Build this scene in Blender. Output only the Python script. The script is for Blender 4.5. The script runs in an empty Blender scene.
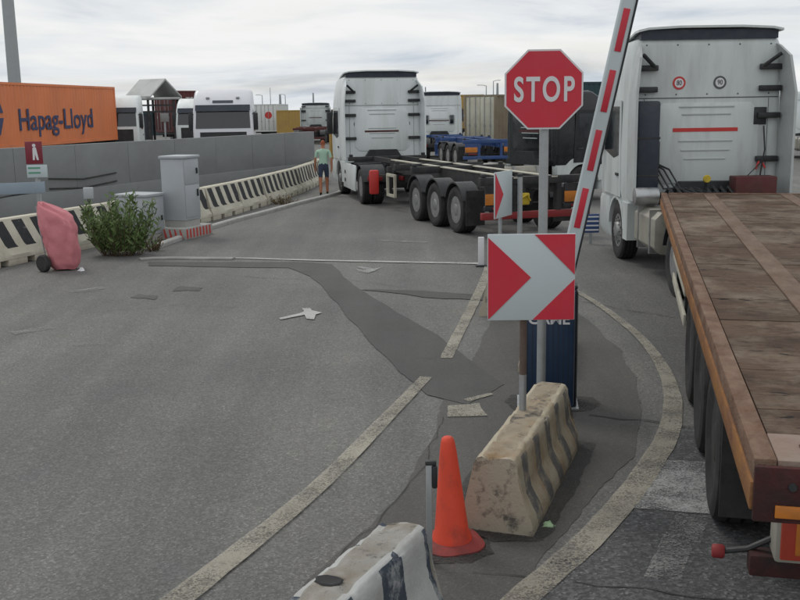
import bpy, bmesh, math, random
from mathutils import Matrix, Vector, noise
random.seed(7)
PI = math.pi
SC = bpy.context.scene
C = SC.collection

# ------------------------------------------------------------------ camera
cam = bpy.data.cameras.new('camera')
cam.sensor_width = 36; cam.lens = 45.0
cam.clip_start = 0.1; cam.clip_end = 3000
camo = bpy.data.objects.new('camera', cam); C.objects.link(camo)
PITCH = math.atan(192 / 1000)
camo.matrix_world = Matrix.Translation((0, 0, 2.65)) @ Matrix.Rotation(PI/2 - PITCH, 4, 'X') @ Matrix.Rotation(-0.015, 4, 'Z')
SC.camera = camo

# ------------------------------------------------------------------ sky, sun, exposure
SUN_DIR = Vector((-0.45, 0.55, 0.95)).normalized()      # towards the sun, behind thin cloud
world = bpy.data.worlds.new('World'); SC.world = world; world.use_nodes = True
nt = world.node_tree; nt.nodes.clear()
def wn(t, **k):
    n = nt.nodes.new(t)
    for a, b in k.items(): setattr(n, a, b)
    return n
wl = nt.links.new
sky = wn('ShaderNodeTexSky', sky_type='NISHITA', sun_disc=False)
sky.sun_elevation = math.asin(SUN_DIR.z); sky.sun_rotation = math.atan2(SUN_DIR.x, SUN_DIR.y)
sky.air_density = 1.3; sky.dust_density = 2.5
bg_sky = wn('ShaderNodeBackground'); bg_sky.inputs[1].default_value = 0.11
wl(sky.outputs[0], bg_sky.inputs[0])
tc = wn('ShaderNodeTexCoord')
sep = wn('ShaderNodeSeparateXYZ'); wl(tc.outputs['Generated'], sep.inputs[0])
ab = wn('ShaderNodeMath', operation='ABSOLUTE'); wl(sep.outputs[2], ab.inputs[0])
ad = wn('ShaderNodeMath', operation='ADD'); wl(ab.outputs[0], ad.inputs[0]); ad.inputs[1].default_value = 0.14
dx = wn('ShaderNodeMath', operation='DIVIDE'); wl(sep.outputs[0], dx.inputs[0]); wl(ad.outputs[0], dx.inputs[1])
dy = wn('ShaderNodeMath', operation='DIVIDE'); wl(sep.outputs[1], dy.inputs[0]); wl(ad.outputs[0], dy.inputs[1])
cmb = wn('ShaderNodeCombineXYZ'); wl(dx.outputs[0], cmb.inputs[0]); wl(dy.outputs[0], cmb.inputs[1])
mp = wn('ShaderNodeMapping'); mp.inputs['Scale'].default_value = (0.75, 0.75, 1); mp.inputs['Location'].default_value = (2.3, 5.4, 0)
wl(cmb.outputs[0], mp.inputs[0])
n1 = wn('ShaderNodeTexNoise'); n1.inputs['Scale'].default_value = 1.0; n1.inputs['Detail'].default_value = 7; n1.inputs['Roughness'].default_value = .55; n1.inputs['Distortion'].default_value = .5
wl(mp.outputs[0], n1.inputs[0])
cr = wn('ShaderNodeValToRGB')
e = cr.color_ramp.elements
e[0].position = .33; e[0].color = (.56, .62, .69, 1)
e[1].position = .58; e[1].color = (.90, .905, .895, 1)
m1 = cr.color_ramp.elements.new(.45); m1.color = (.77, .80, .825, 1)
wl(n1.outputs[0], cr.inputs[0])
bg_c = wn('ShaderNodeBackground'); bg_c.inputs[1].default_value = 1.0
wl(cr.outputs[0], bg_c.inputs[0])
mp2 = wn('ShaderNodeMapping'); mp2.inputs['Scale'].default_value = (0.5, 0.7, 1); mp2.inputs['Location'].default_value = (4.2, 0.4, 0)
wl(cmb.outputs[0], mp2.inputs[0])
n2 = wn('ShaderNodeTexNoise'); n2.inputs['Scale'].default_value = 1.2; n2.inputs['Detail'].default_value = 5
wl(mp2.outputs[0], n2.inputs[0])
cr2 = wn('ShaderNodeValToRGB')
cr2.color_ramp.elements[0].position = .52; cr2.color_ramp.elements[0].color = (1, 1, 1, 1)
cr2.color_ramp.elements[1].position = .72; cr2.color_ramp.elements[1].color = (.72, .72, .72, 1)
wl(n2.outputs[0], cr2.inputs[0])
mx = wn('ShaderNodeMixShader'); wl(cr2.outputs[0], mx.inputs[0]); wl(bg_sky.outputs[0], mx.inputs[1]); wl(bg_c.outputs[0], mx.inputs[2])
wo = wn('ShaderNodeOutputWorld'); wl(mx.outputs[0], wo.inputs[0])

sun = bpy.data.lights.new('sun', 'SUN'); sun.energy = 0.9; sun.angle = math.radians(16); sun.color = (1, .95, .88)
suno = bpy.data.objects.new('sun', sun); C.objects.link(suno)
suno.rotation_euler = SUN_DIR.to_track_quat('Z', 'Y').to_euler()
vs = SC.view_settings
vs.view_transform = 'Standard'; vs.look = 'None'; vs.exposure = 0.0; vs.gamma = 1.0; vs.use_curve_mapping = False

# ------------------------------------------------------------------ helpers: colour, materials
def S(r, g, b):
    f = lambda c: (c/255/12.92) if c/255 <= .04045 else ((c/255 + .055)/1.055)**2.4
    return (f(r), f(g), f(b), 1)
def new_mat(name):
    m = bpy.data.materials.new(name); m.use_nodes = True
    t = m.node_tree; b = t.nodes['Principled BSDF']
    return m, t, b
def nd(t, typ, **k):
    n = t.nodes.new(typ)
    for a, v in k.items():
        if a.startswith('i_'): n.inputs[a[2:].replace('_', ' ')].default_value = v
        else: setattr(n, a, v)
    return n
def coords(t, scale=(1, 1, 1), rnd=True):
    c = nd(t, 'ShaderNodeTexCoord'); mpn = nd(t, 'ShaderNodeMapping')
    mpn.inputs['Scale'].default_value = scale
    if rnd:
        oi = nd(t, 'ShaderNodeObjectInfo'); mu = nd(t, 'ShaderNodeMath', operation='MULTIPLY'); mu.inputs[1].default_value = 37.0
        t.links.new(oi.outputs['Random'], mu.inputs[0])
        va = nd(t, 'ShaderNodeVectorMath', operation='ADD')
        t.links.new(c.outputs['Object'], va.inputs[0]); t.links.new(mu.outputs[0], va.inputs[1])
        t.links.new(va.outputs[0], mpn.inputs[0])
    else: t.links.new(c.outputs['Object'], mpn.inputs[0])
    return mpn.outputs[0]
def ramp(t, src, p0, p1, c0=(0, 0, 0, 1), c1=(1, 1, 1, 1)):
    r = nd(t, 'ShaderNodeValToRGB'); r.color_ramp.elements[0].position = p0; r.color_ramp.elements[1].position = p1
    r.color_ramp.elements[0].color = c0; r.color_ramp.elements[1].color = c1
    t.links.new(src, r.inputs[0]); return r.outputs[0]
def mix(t, fac, a, b, blend='MIX'):
    m = nd(t, 'ShaderNodeMix', data_type='RGBA', blend_type=blend)
    for sock, v in ((m.inputs[0], fac), (m.inputs[6], a), (m.inputs[7], b)):
        if isinstance(v, (int, float, tuple)): sock.default_value = v
        else: t.links.new(v, sock)
    return m.outputs[2]
def tex(t, vec, scale, detail=4, rough=.55, out=0):
    n = nd(t, 'ShaderNodeTexNoise'); n.inputs['Scale'].default_value = scale; n.inputs['Detail'].default_value = detail; n.inputs['Roughness'].default_value = rough
    t.links.new(vec, n.inputs[0]); return n.outputs[out]
def sc(c, k): return (min(1, c[0]*k), min(1, c[1]*k), min(1, c[2]*k), 1)
def M(name, col, rough=.55, metal=0, var=.12, scale=3.0, bump=.0, bscale=60, dirt=None, damt=.5, dscale=2.0, stretch=(1, 1, 1), dpos=.55, spec=.5):
    m, t, b = new_mat(name)
    v = coords(t, stretch)
    base = mix(t, tex(t, v, scale, 5), sc(col, 1-var), sc(col, 1+var))
    if dirt:
        v2 = coords(t, stretch)
        k = ramp(t, tex(t, v2, dscale, 8, .65), dpos-.12, dpos+.16, (0, 0, 0, 1), (damt, damt, damt, 1))
        base = mix(t, k, base, dirt)
    t.links.new(base, b.inputs['Base Color'])
    b.inputs['Metallic'].default_value = metal; b.inputs['Specular IOR Level'].default_value = spec
    rv = ramp(t, tex(t, v, scale*2.3, 4), .3, .7, (max(.05, rough-.1),)*3+(1,), (min(1, rough+.12),)*3+(1,))
    t.links.new(rv, b.inputs['Roughness'])
    if bump:
        bn = nd(t, 'ShaderNodeBump'); bn.inputs['Strength'].default_value = bump; bn.inputs['Distance'].default_value = .01
        t.links.new(tex(t, v, bscale, 4), bn.inputs['Height']); t.links.new(bn.outputs[0], b.inputs['Normal'])
    return m

def asphalt(name, c, spk=1.0, vscale=85, stain=.30):
    m, t, b = new_mat(name)
    v = coords(t, rnd=False)
    vo = nd(t, 'ShaderNodeTexVoronoi'); vo.inputs['Scale'].default_value = vscale; t.links.new(v, vo.inputs[0])
    sp = nd(t, 'ShaderNodeSeparateColor'); t.links.new(vo.outputs['Color'], sp.inputs[0])
    st = ramp(t, sp.outputs[0], .25, .97, sc(c, 1-.34*spk), sc(c, 1+.62*spk))
    st = mix(t, ramp(t, sp.outputs[1], .90, .97), st, sc(c, 1+1.35*spk))
    fine = tex(t, v, 170, 3)
    st = mix(t, .55, st, mix(t, fine, sc(c, .55), sc(c, 1.45)))
    big = tex(t, v, .22, 6, .6); mid = tex(t, v, 1.3, 6, .65)
    k = mix(t, ramp(t, big, .35, .68), (1-stain, 1-stain, 1-stain, 1), (1.12, 1.11, 1.08, 1))
    k2 = mix(t, ramp(t, mid, .3, .7), (.86, .86, .87, 1), (1.08, 1.07, 1.05, 1))
    st = mix(t, 1.0, st, k, 'MULTIPLY'); st = mix(t, 1.0, st, k2, 'MULTIPLY')
    vt = nd(t, 'ShaderNodeMapping'); vt.inputs['Rotation'].default_value = (0, 0, .32); vt.inputs['Scale'].default_value = (1.1, .07, 1); t.links.new(v, vt.inputs[0])
    st = mix(t, 1.0, st, mix(t, ramp(t, tex(t, vt.outputs[0], 1.0, 5, .6), .36, .64), (.80, .80, .81, 1), (1.10, 1.09, 1.07, 1)), 'MULTIPLY')
    st = mix(t, ramp(t, tex(t, v, .75, 8, .7), .63, .74, (0, 0, 0, 1), (.55,)*3+(1,)), st, sc(c, .42))
    t.links.new(st, b.inputs['Base Color'])
    t.links.new(ramp(t, mid, .3, .7, (.72,)*3+(1,), (.92,)*3+(1,)), b.inputs['Roughness'])
    bn = nd(t, 'ShaderNodeBump'); bn.inputs['Strength'].default_value = .55; bn.inputs['Distance'].default_value = .006
    t.links.new(vo.outputs['Distance'], bn.inputs['Height']); t.links.new(bn.outputs[0], b.inputs['Normal'])
    return m
def paint(name, c, wear=.5, c2=None):
    m, t, b = new_mat(name)
    v = coords(t, rnd=False)
    base = mix(t, tex(t, v, 3, 5), sc(c, .78), sc(c, 1.1))
    if c2: base = mix(t, ramp(t, tex(t, v, 1.1, 6), .42, .62), base, c2)
    base = mix(t, ramp(t, tex(t, v, 140, 3), .42, .6, (0, 0, 0, 1), (.5, .5, .5, 1)), base, sc(c, .45))
    t.links.new(base, b.inputs['Base Color']); b.inputs['Roughness'].default_value = .75
    vo = nd(t, 'ShaderNodeTexVoronoi'); vo.inputs['Scale'].default_value = 95; t.links.new(v, vo.inputs[0])
    sp = nd(t, 'ShaderNodeSeparateColor'); t.links.new(vo.outputs['Color'], sp.inputs[0])
    ml = nd(t, 'ShaderNodeMath', operation='MULTIPLY'); ml.inputs[1].default_value = .30
    t.links.new(sp.outputs[0], ml.inputs[0])
    sm = nd(t, 'ShaderNodeMath', operation='ADD'); t.links.new(tex(t, v, 2.6, 8, .62), sm.inputs[0]); t.links.new(ml.outputs[0], sm.inputs[1])
    al = ramp(t, sm.outputs[0], .42+wear*.42, .80+wear*.42, (.95,)*3+(1,), (.0, .0, .0, 1))
    t.links.new(al, b.inputs['Alpha'])
    return m
def stripes(name, light, dark, period, k, zmin, zmax, off=0., duty=.5, dirt=None, wr=.6):
    # painted bands along local Y, slanted by k, between two heights
    m, t, b = new_mat(name)
    c = nd(t, 'ShaderNodeTexCoord'); s = nd(t, 'ShaderNodeSeparateXYZ'); t.links.new(c.outputs['Object'], s.inputs[0])
    def mt(op, a, bb):
        n = nd(t, 'ShaderNodeMath', operation=op)
        for i, q in enumerate((a, bb)):
            if isinstance(q, (int, float)): n.inputs[i].default_value = q
            else: t.links.new(q, n.inputs[i])
        return n.outputs[0]
    v = coords(t)
    jit = mt('MULTIPLY', tex(t, v, 40, 5, .7), .022)
    u = mt('ADD', mt('ADD', mt('ADD', s.outputs[1], off), mt('MULTIPLY', s.outputs[2], k)), jit)
    fr = mt('FRACT', mt('DIVIDE', mt('ADD', u, 50*period), period), 0)
    f = mt('LESS_THAN', fr, duty)
    f = mt('MULTIPLY', f, mt('GREATER_THAN', mt('ADD', s.outputs[2], jit), zmin)); f = mt('MULTIPLY', f, mt('LESS_THAN', s.outputs[2], zmax))
    wear = ramp(t, tex(t, v, 7, 10, .75), wr, wr+.16, (1, 1, 1, 1), (.2,)*3+(1,))
    f = mix(t, 1., f, wear, 'MULTIPLY')
    lt = mix(t, tex(t, v, 5, 6), sc(light, .8), sc(light, 1.12))
    if dirt: lt = mix(t, ramp(t, tex(t, v, 3.2, 7, .65), .46, .68, (0, 0, 0, 1), (.8, .8, .8, 1)), lt, dirt)
    dk = mix(t, tex(t, v, 7, 5), sc(dark, .75), sc(dark, 1.4))
    t.links.new(mix(t, f, lt, dk), b.inputs['Base Color']); b.inputs['Roughness'].default_value = .85
    bn = nd(t, 'ShaderNodeBump'); bn.inputs['Strength'].default_value = .4; bn.inputs['Distance'].default_value = .01
    t.links.new(tex(t, v, 45, 5), bn.inputs['Height']); t.links.new(bn.outputs[0], b.inputs['Normal'])
    return m
def wood(name, c, c2, pale):
    m, t, b = new_mat(name)
    dk = nd(t, 'ShaderNodeTexCoord'); dk.name = 'deck'
    def dm(scale):
        q = nd(t, 'ShaderNodeMapping'); q.inputs['Scale'].default_value = scale; t.links.new(dk.outputs['Object'], q.inputs[0]); return q.outputs[0]
    v = coords(t, (1.3, 7, 6)); v2 = dm((1.0, .8, 1)); v4 = dm((1.4, 4.2, 1)); v5 = dm((2.2, 3.0, 1))
    g = mix(t, ramp(t, tex(t, v, 2.6, 9, .75), .26, .74), c2, c)
    g = mix(t, ramp(t, tex(t, v2, 1.3, 9, .70), .46, .62, (0, 0, 0, 1), (.85,)*3+(1,)), g, mix(t, tex(t, v5, 4, 8, .7), sc(pale, .55), sc(pale, 1.1)))
    g = mix(t, ramp(t, tex(t, v5, 1.9, 8, .7), .50, .64, (0, 0, 0, 1), (.75,)*3+(1,)), g, sc(c2, .85))
    oi = nd(t, 'ShaderNodeObjectInfo')
    g = mix(t, 1., g, ramp(t, oi.outputs['Random'], 0, 1, (.80, .79, .78, 1), (1.12, 1.1, 1.09, 1)), 'MULTIPLY')
    gouge = ramp(t, tex(t, v4, 3.4, 7, .62), .625, .66)
    g = mix(t, gouge, g, (.014, .011, .010, 1))
    t.links.new(g, b.inputs['Base Color']); b.inputs['Roughness'].default_value = .9; b.inputs['Specular IOR Level'].default_value = .25
    bn = nd(t, 'ShaderNodeBump'); bn.inputs['Strength'].default_value = .8; bn.inputs['Distance'].default_value = .01
    h = mix(t, gouge, tex(t, v, 3, 9, .75), (0, 0, 0, 1))
    t.links.new(h, bn.inputs['Height']); t.links.new(bn.outputs[0], b.inputs['Normal'])
    return m
def weathered(name, base, pale, grime, stain, gsc=5., gpos=.54):
    # old concrete: pale chipped edges, black grime blotches, ochre stains, pores
    m, t, b = new_mat(name)
    v = coords(t); vz = coords(t, (1, 1, .35))
    g = mix(t, tex(t, v, 7, 8, .7), sc(base, .75), sc(base, 1.2))
    g = mix(t, ramp(t, tex(t, vz, 3.0, 6, .6), .48, .66, (0, 0, 0, 1), (.75,)*3+(1,)), g, stain)
    geo = nd(t, 'ShaderNodeNewGeometry')
    g = mix(t, ramp(t, geo.outputs['Pointiness'], .505, .56, (0, 0, 0, 1), (.75,)*3+(1,)), g, pale)
    g = mix(t, ramp(t, tex(t, v, gsc, 9, .72), gpos, gpos+.10, (0, 0, 0, 1), (.85,)*3+(1,)), g, grime)
    vo = nd(t, 'ShaderNodeTexVoronoi'); vo.inputs['Scale'].default_value = 55; t.links.new(v, vo.inputs[0])
    pore = ramp(t, vo.outputs['Distance'], .10, .17, (1, 1, 1, 1), (0, 0, 0, 1))
    pore = mix(t, 1., pore, ramp(t, tex(t, v, 11, 3), .5, .6), 'MULTIPLY')
    g = mix(t, pore, g, sc(grime, .6))
    t.links.new(g, b.inputs['Base Color']); b.inputs['Roughness'].default_value = .95; b.inputs['Specular IOR Level'].default_value = .2
    bn = nd(t, 'ShaderNodeBump'); bn.inputs['Strength'].default_value = .7; bn.inputs['Distance'].default_value = .012
    t.links.new(tex(t, v, 38, 8, .7), bn.inputs['Height']); t.links.new(bn.outputs[0], b.inputs['Normal'])
    return m

MT = {}
MT['road'] = asphalt('worn_asphalt', (.136, .137, .134, 1), 1.15, 72, .24)
MT['patch'] = asphalt('dark_smooth_asphalt', (.072, .072, .071, 1), .5, 100, .15)
MT['patch2'] = asphalt('grey_smooth_asphalt', (.088, .087, .084, 1), .7, 95, .2)
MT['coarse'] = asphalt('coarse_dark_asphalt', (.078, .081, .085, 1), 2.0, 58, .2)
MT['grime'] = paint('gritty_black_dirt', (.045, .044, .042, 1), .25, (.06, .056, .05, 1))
MT['crack'] = M('tarred_crack', (.036, .036, .036, 1), .9)
MT['line'] = paint('worn_cream_line_paint', (.38, .355, .295, 1), .36, (.27, .25, .205, 1))
MT['wline'] = paint('worn_white_line_paint', (.52, .52, .50, 1), .5)
MT['fline'] = paint('faded_white_paint', (.44, .45, .44, 1), .16)
MT['arrow'] = paint('white_arrow_paint', (.50, .50, .48, 1), .75)
MT['ghost'] = paint('nearly_gone_paint', (.34, .34, .33, 1), -.12)
MT['conc'] = M('grey_concrete', (.235, .245, .25, 1), .9, 0, .10, 1.2, .25, 30, (.165, .168, .168, 1), .5, .7, (1, 1, 1.3))
MT['concg'] = weathered('grey_white_old_concrete', (.30, .29, .265, 1), (.46, .45, .42, 1), (.075, .07, .063, 1), (.22, .19, .15, 1), 9, .56)
MT['concl'] = weathered('stained_old_concrete', (.31, .265, .20, 1), (.46, .42, .34, 1), (.075, .072, .068, 1), (.28, .18, .09, 1), 6, .53)
MT['kerb'] = M('pale_kerb_concrete', (.40, .40, .38, 1), .9, 0, .2, 3, .4, 50, (.2, .2, .19, 1), .7, 3)
MT['kerbg'] = M('grey_kerb_concrete', (.22, .22, .21, 1), .9, 0, .2, 3, .4, 50, (.38, .38, .37, 1), .6, 2)
MT['jersey'] = stripes('cream_and_black_barrier_paint', (.56, .535, .445, 1), (.026, .028, .031, 1), .4925, .52, .30, .785, 0, .56, (.44, .41, .33, 1))
MT['jerseyp'] = M('cream_barrier_concrete', (.54, .51, .42, 1), .9, 0, .15, 4, .3, 40, (.27, .25, .2, 1), .5, 4)
MT['mini'] = stripes('worn_striped_barrier_paint', (.41, .365, .275, 1), (.115, .112, .105, 1), .37, .05, .03, .47, .20, .42, (.27, .17, .08, 1), .47)
MT['mini2'] = stripes('white_navy_barrier_paint', (.42, .43, .42, 1), (.04, .052, .072, 1), .5, .0, .04, .485, .23, .46, (.30, .29, .27, 1), .50)
MT['white'] = M('dusty_white_cab_paint', (.57, .615, .61, 1), .42, 0, .05, 1.5, 0, 60, (.33, .345, .335, 1), .6, 1.8, (1.6, 1.6, .35), .57)
MT['white2'] = M('clean_white_cab_paint', (.72, .765, .765, 1), .38, 0, .05, 1.5, 0, 60, (.46, .48, .47, 1), .5, 1.8, (1.6, 1.6, .35), .57)
MT['lilac'] = M('bluish_white_cab_paint', (.67, .68, .72, 1), .35, 0, .05, 1.5)
MT['wgrey'] = M('grey_white_fairing_paint', (.45, .48, .48, 1), .45, 0, .08, 2, 0, 60, (.3, .3, .29, 1), .5, 1.6)
MT['blackcab'] = M('black_cab_paint', (.010, .012, .014, 1), .25, 0, .1, 2)
MT['dark'] = M('black_plastic', (.018, .020, .023, 1), .55, 0, .25, 5, 0, 60, (.06, .058, .054, 1), .5, 3)
MT['navy'] = M('navy_plastic', (.020, .030, .048, 1), .5, 0, .25, 5, 0, 60, (.05, .055, .06, 1), .5, 3)
MT['frame'] = M('dirty_chassis_steel', (.032, .033, .036, 1), .65, .2, .3, 4, .2, 60, (.08, .072, .062, 1), .6, 4)
MT['rubber'] = M('tyre_rubber', (.020, .020, .021, 1), .8, 0, .25, 6, .2, 80, (.065, .062, .057, 1), .6, 3)
MT['rim'] = M('grey_wheel_rim', (.36, .37, .37, 1), .45, .6, .15, 6, 0, 60, (.10, .09, .08, 1), .6, 6)
MT['alu'] = M('dull_aluminium', (.42, .43, .44, 1), .4, .8, .1, 5, 0, 60, (.2, .2, .2, 1), .4, 4)
MT['zinc'] = M('galvanised_steel', (.40, .42, .43, 1), .5, .55, .15, 8, 0, 60, (.24, .24, .24, 1), .5, 8)
MT['glass'] = M('dark_cab_glass', (.012, .016, .021, 1), .06, 0, .05, 2, spec=.8)
MT['seam'] = M('panel_gap', (.10, .105, .108, 1), .8)
MT['rib'] = M('pressed_rib_paint', (.45, .485, .48, 1), .45, 0, .05)
MT['red'] = M('red_paint', (.52, .035, .030, 1), .45, 0, .1, 3)
MT['redd'] = M('dusty_red_bumper', (.26, .022, .024, 1), .6, 0, .15, 3, 0, 60, (.12, .03, .03, 1), .5, 4)
MT['dred'] = M('dark_red_paint', (.10, .022, .022, 1), .7, 0, .25, 3, .2, 40, (.035, .026, .024, 1), .7, 3)
MT['signred'] = M('red_sign_sheeting', (.56, .022, .045, 1), .5, 0, .05, 2, 0, 60, (.46, .06, .08, 1), .35, 3)
MT['signwhite'] = M('silver_white_sheeting', (.50, .565, .585, 1), .45, 0, .04, 2)
MT['stopwhite'] = M('white_sign_letters', (.66, .66, .68, 1), .5, 0, .04, 2)
MT['cone'] = M('faded_red_orange_plastic', (.70, .068, .030, 1), .6, 0, .12, 4, .1, 60, (.20, .035, .028, 1), .75, 7, (1, 1, .6), .58)
MT['coneb'] = M('dirty_red_cone_base', (.25, .04, .035, 1), .8, 0, .2, 6, .3, 40, (.06, .04, .038, 1), .7, 5)
MT['blue'] = M('navy_blue_cabinet_paint', (.011, .031, .074, 1), .45, 0, .08, 2, 0, 60, (.03, .055, .10, 1), .4, 3)
MT['trblue'] = M('blue_trailer_paint', (.025, .070, .22, 1), .6, 0, .2, 3, 0, 60, (.06, .075, .11, 1), .5, 3)
MT['grcab'] = M('grey_cabinet_enamel', (.40, .425, .45, 1), .5, 0, .05, 2, 0, 60, (.30, .31, .32, 1), .4, 2)
MT['orange'] = M('orange_container_paint', (.74, .225, .085, 1), .6, 0, .10, 1.0, 0, 60, (.52, .17, .08, 1), .5, .8, (1, 1, .4))
MT['ambr'] = M('amber_reflective_plate', (.85, .26, .02, 1), .4, 0, .06)
MT['ambw'] = M('dusty_amber_plate', (.58, .19, .02, 1), .6, 0, .12, 5, 0, 60, (.25, .10, .03, 1), .6, 6)
MT['redw'] = M('worn_red_border', (.42, .05, .025, 1), .6, 0, .15, 5, 0, 60, (.2, .05, .03, 1), .5, 6)
MT['lens'] = M('red_lamp_lens', (.19, .012, .014, 1), .5, 0, .08)
MT['hblue'] = M('dark_blue_lettering', (.035, .05, .13, 1), .6, 0, .1)
MT['maroon'] = M('maroon_container_paint', (.115, .026, .026, 1), .65, 0, .15, 1, 0, 60, (.07, .03, .028, 1), .5, 1)
MT['tan'] = M('ochre_container_paint', (.42, .27, .07, 1), .65, 0, .15, 1, 0, 60, (.25, .15, .07, 1), .5, 1)
MT['cgrey'] = M('grey_container_paint', (.24, .255, .25, 1), .65, 0, .12, 1, 0, 60, (.17, .12, .10, 1), .5, 1)
MT['cwhite'] = M('cream_white_container_paint', (.55, .55, .46, 1), .6, 0, .1, 1, 0, 60, (.3, .24, .18, 1), .5, 1)
MT['ctan'] = M('weathered_khaki_container_paint', (.25, .215, .15, 1), .65, 0, .15, 1, 0, 60, (.17, .10, .06, 1), .6, 1)
MT['cwhite2'] = M('white_container_paint', (.62, .65, .64, 1), .6, 0, .06, 1)
MT['teal'] = M('dark_teal_container_paint', (.020, .055, .065, 1), .6, 0, .15, 1)
MT['slate'] = M('dark_slate_container_paint', (.04, .045, .055, 1), .6, 0, .2, 1)
MT['roofg'] = M('grey_sheet_roof', (.46, .47, .46, 1), .7, .0, .1, 1, 0, 60, (.14, .14, .135, 1), .5, .7)
MT['pink'] = M('pink_tarpaulin', (.58, .20, .225, 1), .6, 0, .12, 3, 1.0, 8, (.40, .12, .14, 1), .5, 3)
MT['stripered'] = M('red_base_paint', (.50, .06, .05, 1), .6, 0, .1, 4)
MT['creamrail'] = M('cream_rail_paint', (.50, .48, .40, 1), .6, 0, .1, 3, 0, 60, (.2, .17, .13, 1), .5, 4)
MT['tank'] = M('grey_cream_tank', (.36, .35, .30, 1), .5, .2, .1, 3, 0, 60, (.17, .155, .13, 1), .6, 2)
MT['rust'] = M('rusty_brown_steel', (.128, .070, .046, 1), .9, 0, .5, 11, .8, 60, (.24, .17, .125, 1), .75, 7, (1, .5, 1), .52, .3)
MT['rusto'] = M('worn_orange_brown_edge', (.30, .145, .05, 1), .85, 0, .35, 6, .5, 50, (.12, .06, .045, 1), .85, 6, (1, .4, 1), .50, .3)
MT['rustp'] = M('pale_worn_steel_plate', (.24, .185, .15, 1), .8, 0, .25, 4, .5, 50, (.15, .075, .05, 1), .65, 4)
MT['strip'] = M('worn_brown_steel_strip', (.135, .088, .062, 1), .9, 0, .45, 9, .7, 60, (.21, .155, .12, 1), .7, 6, (1, .4, 1), .52, .3)
MT['sill'] = M('grimy_dark_red_sill', (.075, .020, .019, 1), .8, 0, .35, 6, .4, 50, (.022, .020, .020, 1), .9, 5, (1, 1, 1), .48, .3)
MT['board'] = wood('weathered_deck_board', (.148, .098, .067, 1), (.052, .034, .024, 1), (.245, .20, .155, 1))
MT['brown'] = M('brown_rusted_pole_paint', (.10, .065, .05, 1), .7, 0, .2, 6, .2, 60, (.16, .14, .12, 1), .5, 6)
MT['yellow'] = M('yellow_plastic', (.55, .40, .03, 1), .6, 0, .12, 5, 0, 60, (.2, .15, .04, 1), .6, 6)
MT['leaf'] = M('green_leaf', (.115, .175, .055, 1), .6, 0, .45, 9)
MT['leafd'] = M('dry_weed', (.17, .12, .055, 1), .8, 0, .35, 9)
MT['stem'] = M('brown_stem', (.09, .065, .035, 1), .8)
MT['skin'] = M('sunburnt_skin', (.42, .17, .095, 1), .6)
MT['shirt'] = M('pale_green_cotton', (.38, .56, .44, 1), .85)
MT['shorts'] = M('navy_cotton', (.035, .05, .085, 1), .9)
MT['shoe'] = M('dark_shoe', (.02, .02, .022, 1), .8)
MT['hair'] = M('ginger_hair', (.30, .085, .035, 1), .8)
MT['pole'] = M('grey_mast_paint', (.33, .36, .37, 1), .55, .2, .06)
MT['signpurp'] = M('dark_red_sign_face', (.20, .018, .035, 1), .5, 0, .05)
MT['paleblue'] = M('pale_blue_rail_paint', (.26, .32, .38, 1), .6, 0, .1)
MT['signgreen'] = M('pale_green_sign_lines', (.10, .30, .20, 1), .6)
MT['litter'] = M('pale_green_litter', (.35, .5, .3, 1), .7)

# ------------------------------------------------------------------ helpers: shapes
def bmn(): return bmesh.new()
def box(bm, x0, x1, y0, y1, z0, z1, bev=0, mi=0):
    n0 = len(bm.verts)
    co = [(x0, y0, z0), (x1, y0, z0), (x1, y1, z0), (x0, y1, z0), (x0, y0, z1), (x1, y0, z1), (x1, y1, z1), (x0, y1, z1)]
    v = [bm.verts.new(c) for c in co]
    fs = [bm.faces.new([v[i] for i in q]) for q in ((3, 2, 1, 0), (4, 5, 6, 7), (0, 1, 5, 4), (1, 2, 6, 5), (2, 3, 7, 6), (3, 0, 4, 7))]
    for f in fs: f.material_index = mi
    if bev:
        ed = {e for f in fs for e in f.edges}
        bmesh.ops.bevel(bm, geom=list(ed), offset=bev, segments=2, affect='EDGES', profile=.5)
    return bm
def prism(bm, pts, axis, a0, a1, bev=0):
    # pts: 2D outline; axis 'x','y','z' is the extrusion axis
    mk = {'x': lambda p, a: (a, p[0], p[1]), 'y': lambda p, a: (p[0], a, p[1]), 'z': lambda p, a: (p[0], p[1], a)}[axis]
    A = [bm.verts.new(mk(p, a0)) for p in pts]; B = [bm.verts.new(mk(p, a1)) for p in pts]
    fs = [bm.faces.new(A[::-1]), bm.faces.new(B)]
    n = len(pts)
    for i in range(n): fs.append(bm.faces.new((A[i], A[(i+1) % n], B[(i+1) % n], B[i])))
    bmesh.ops.recalc_face_normals(bm, faces=fs)
    if bev:
        bmesh.ops.bevel(bm, geom=list({e for f in fs for e in f.edges}), offset=bev, segments=2, affect='EDGES', profile=.5)
    return bm
def loft(bm, rings, cap=True, closed=True):
    R = [[bm.verts.new(p) for p in r] for r in rings]
    fs = []
    n = len(R[0])
    for a, b in zip(R, R[1:]):
        for i in range(n if closed else n-1):
            fs.append(bm.faces.new((a[i], a[(i+1) % n], b[(i+1) % n], b[i])))
    if cap and closed: fs += [bm.faces.new(R[0][::-1]), bm.faces.new(R[-1])]
    bmesh.ops.recalc_face_normals(bm, faces=fs)
    return bm
def tube(bm, pts, r, seg=8, cap=True):
    pts = [Vector(p) for p in pts]; rr = r if isinstance(r, (list, tuple)) else [r]*len(pts)
    rings = []
    for i, p in enumerate(pts):
        d = (pts[min(i+1, len(pts)-1)] - pts[max(i-1, 0)]).normalized()
        u = d.orthogonal().normalized() if i == 0 else (u - d*u.dot(d)).normalized()
        w = d.cross(u)
        rings.append([p + (u*math.cos(2*PI*k/seg) + w*math.sin(2*PI*k/seg))*rr[i] for k in range(seg)])
    return loft(bm, rings, cap)
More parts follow.
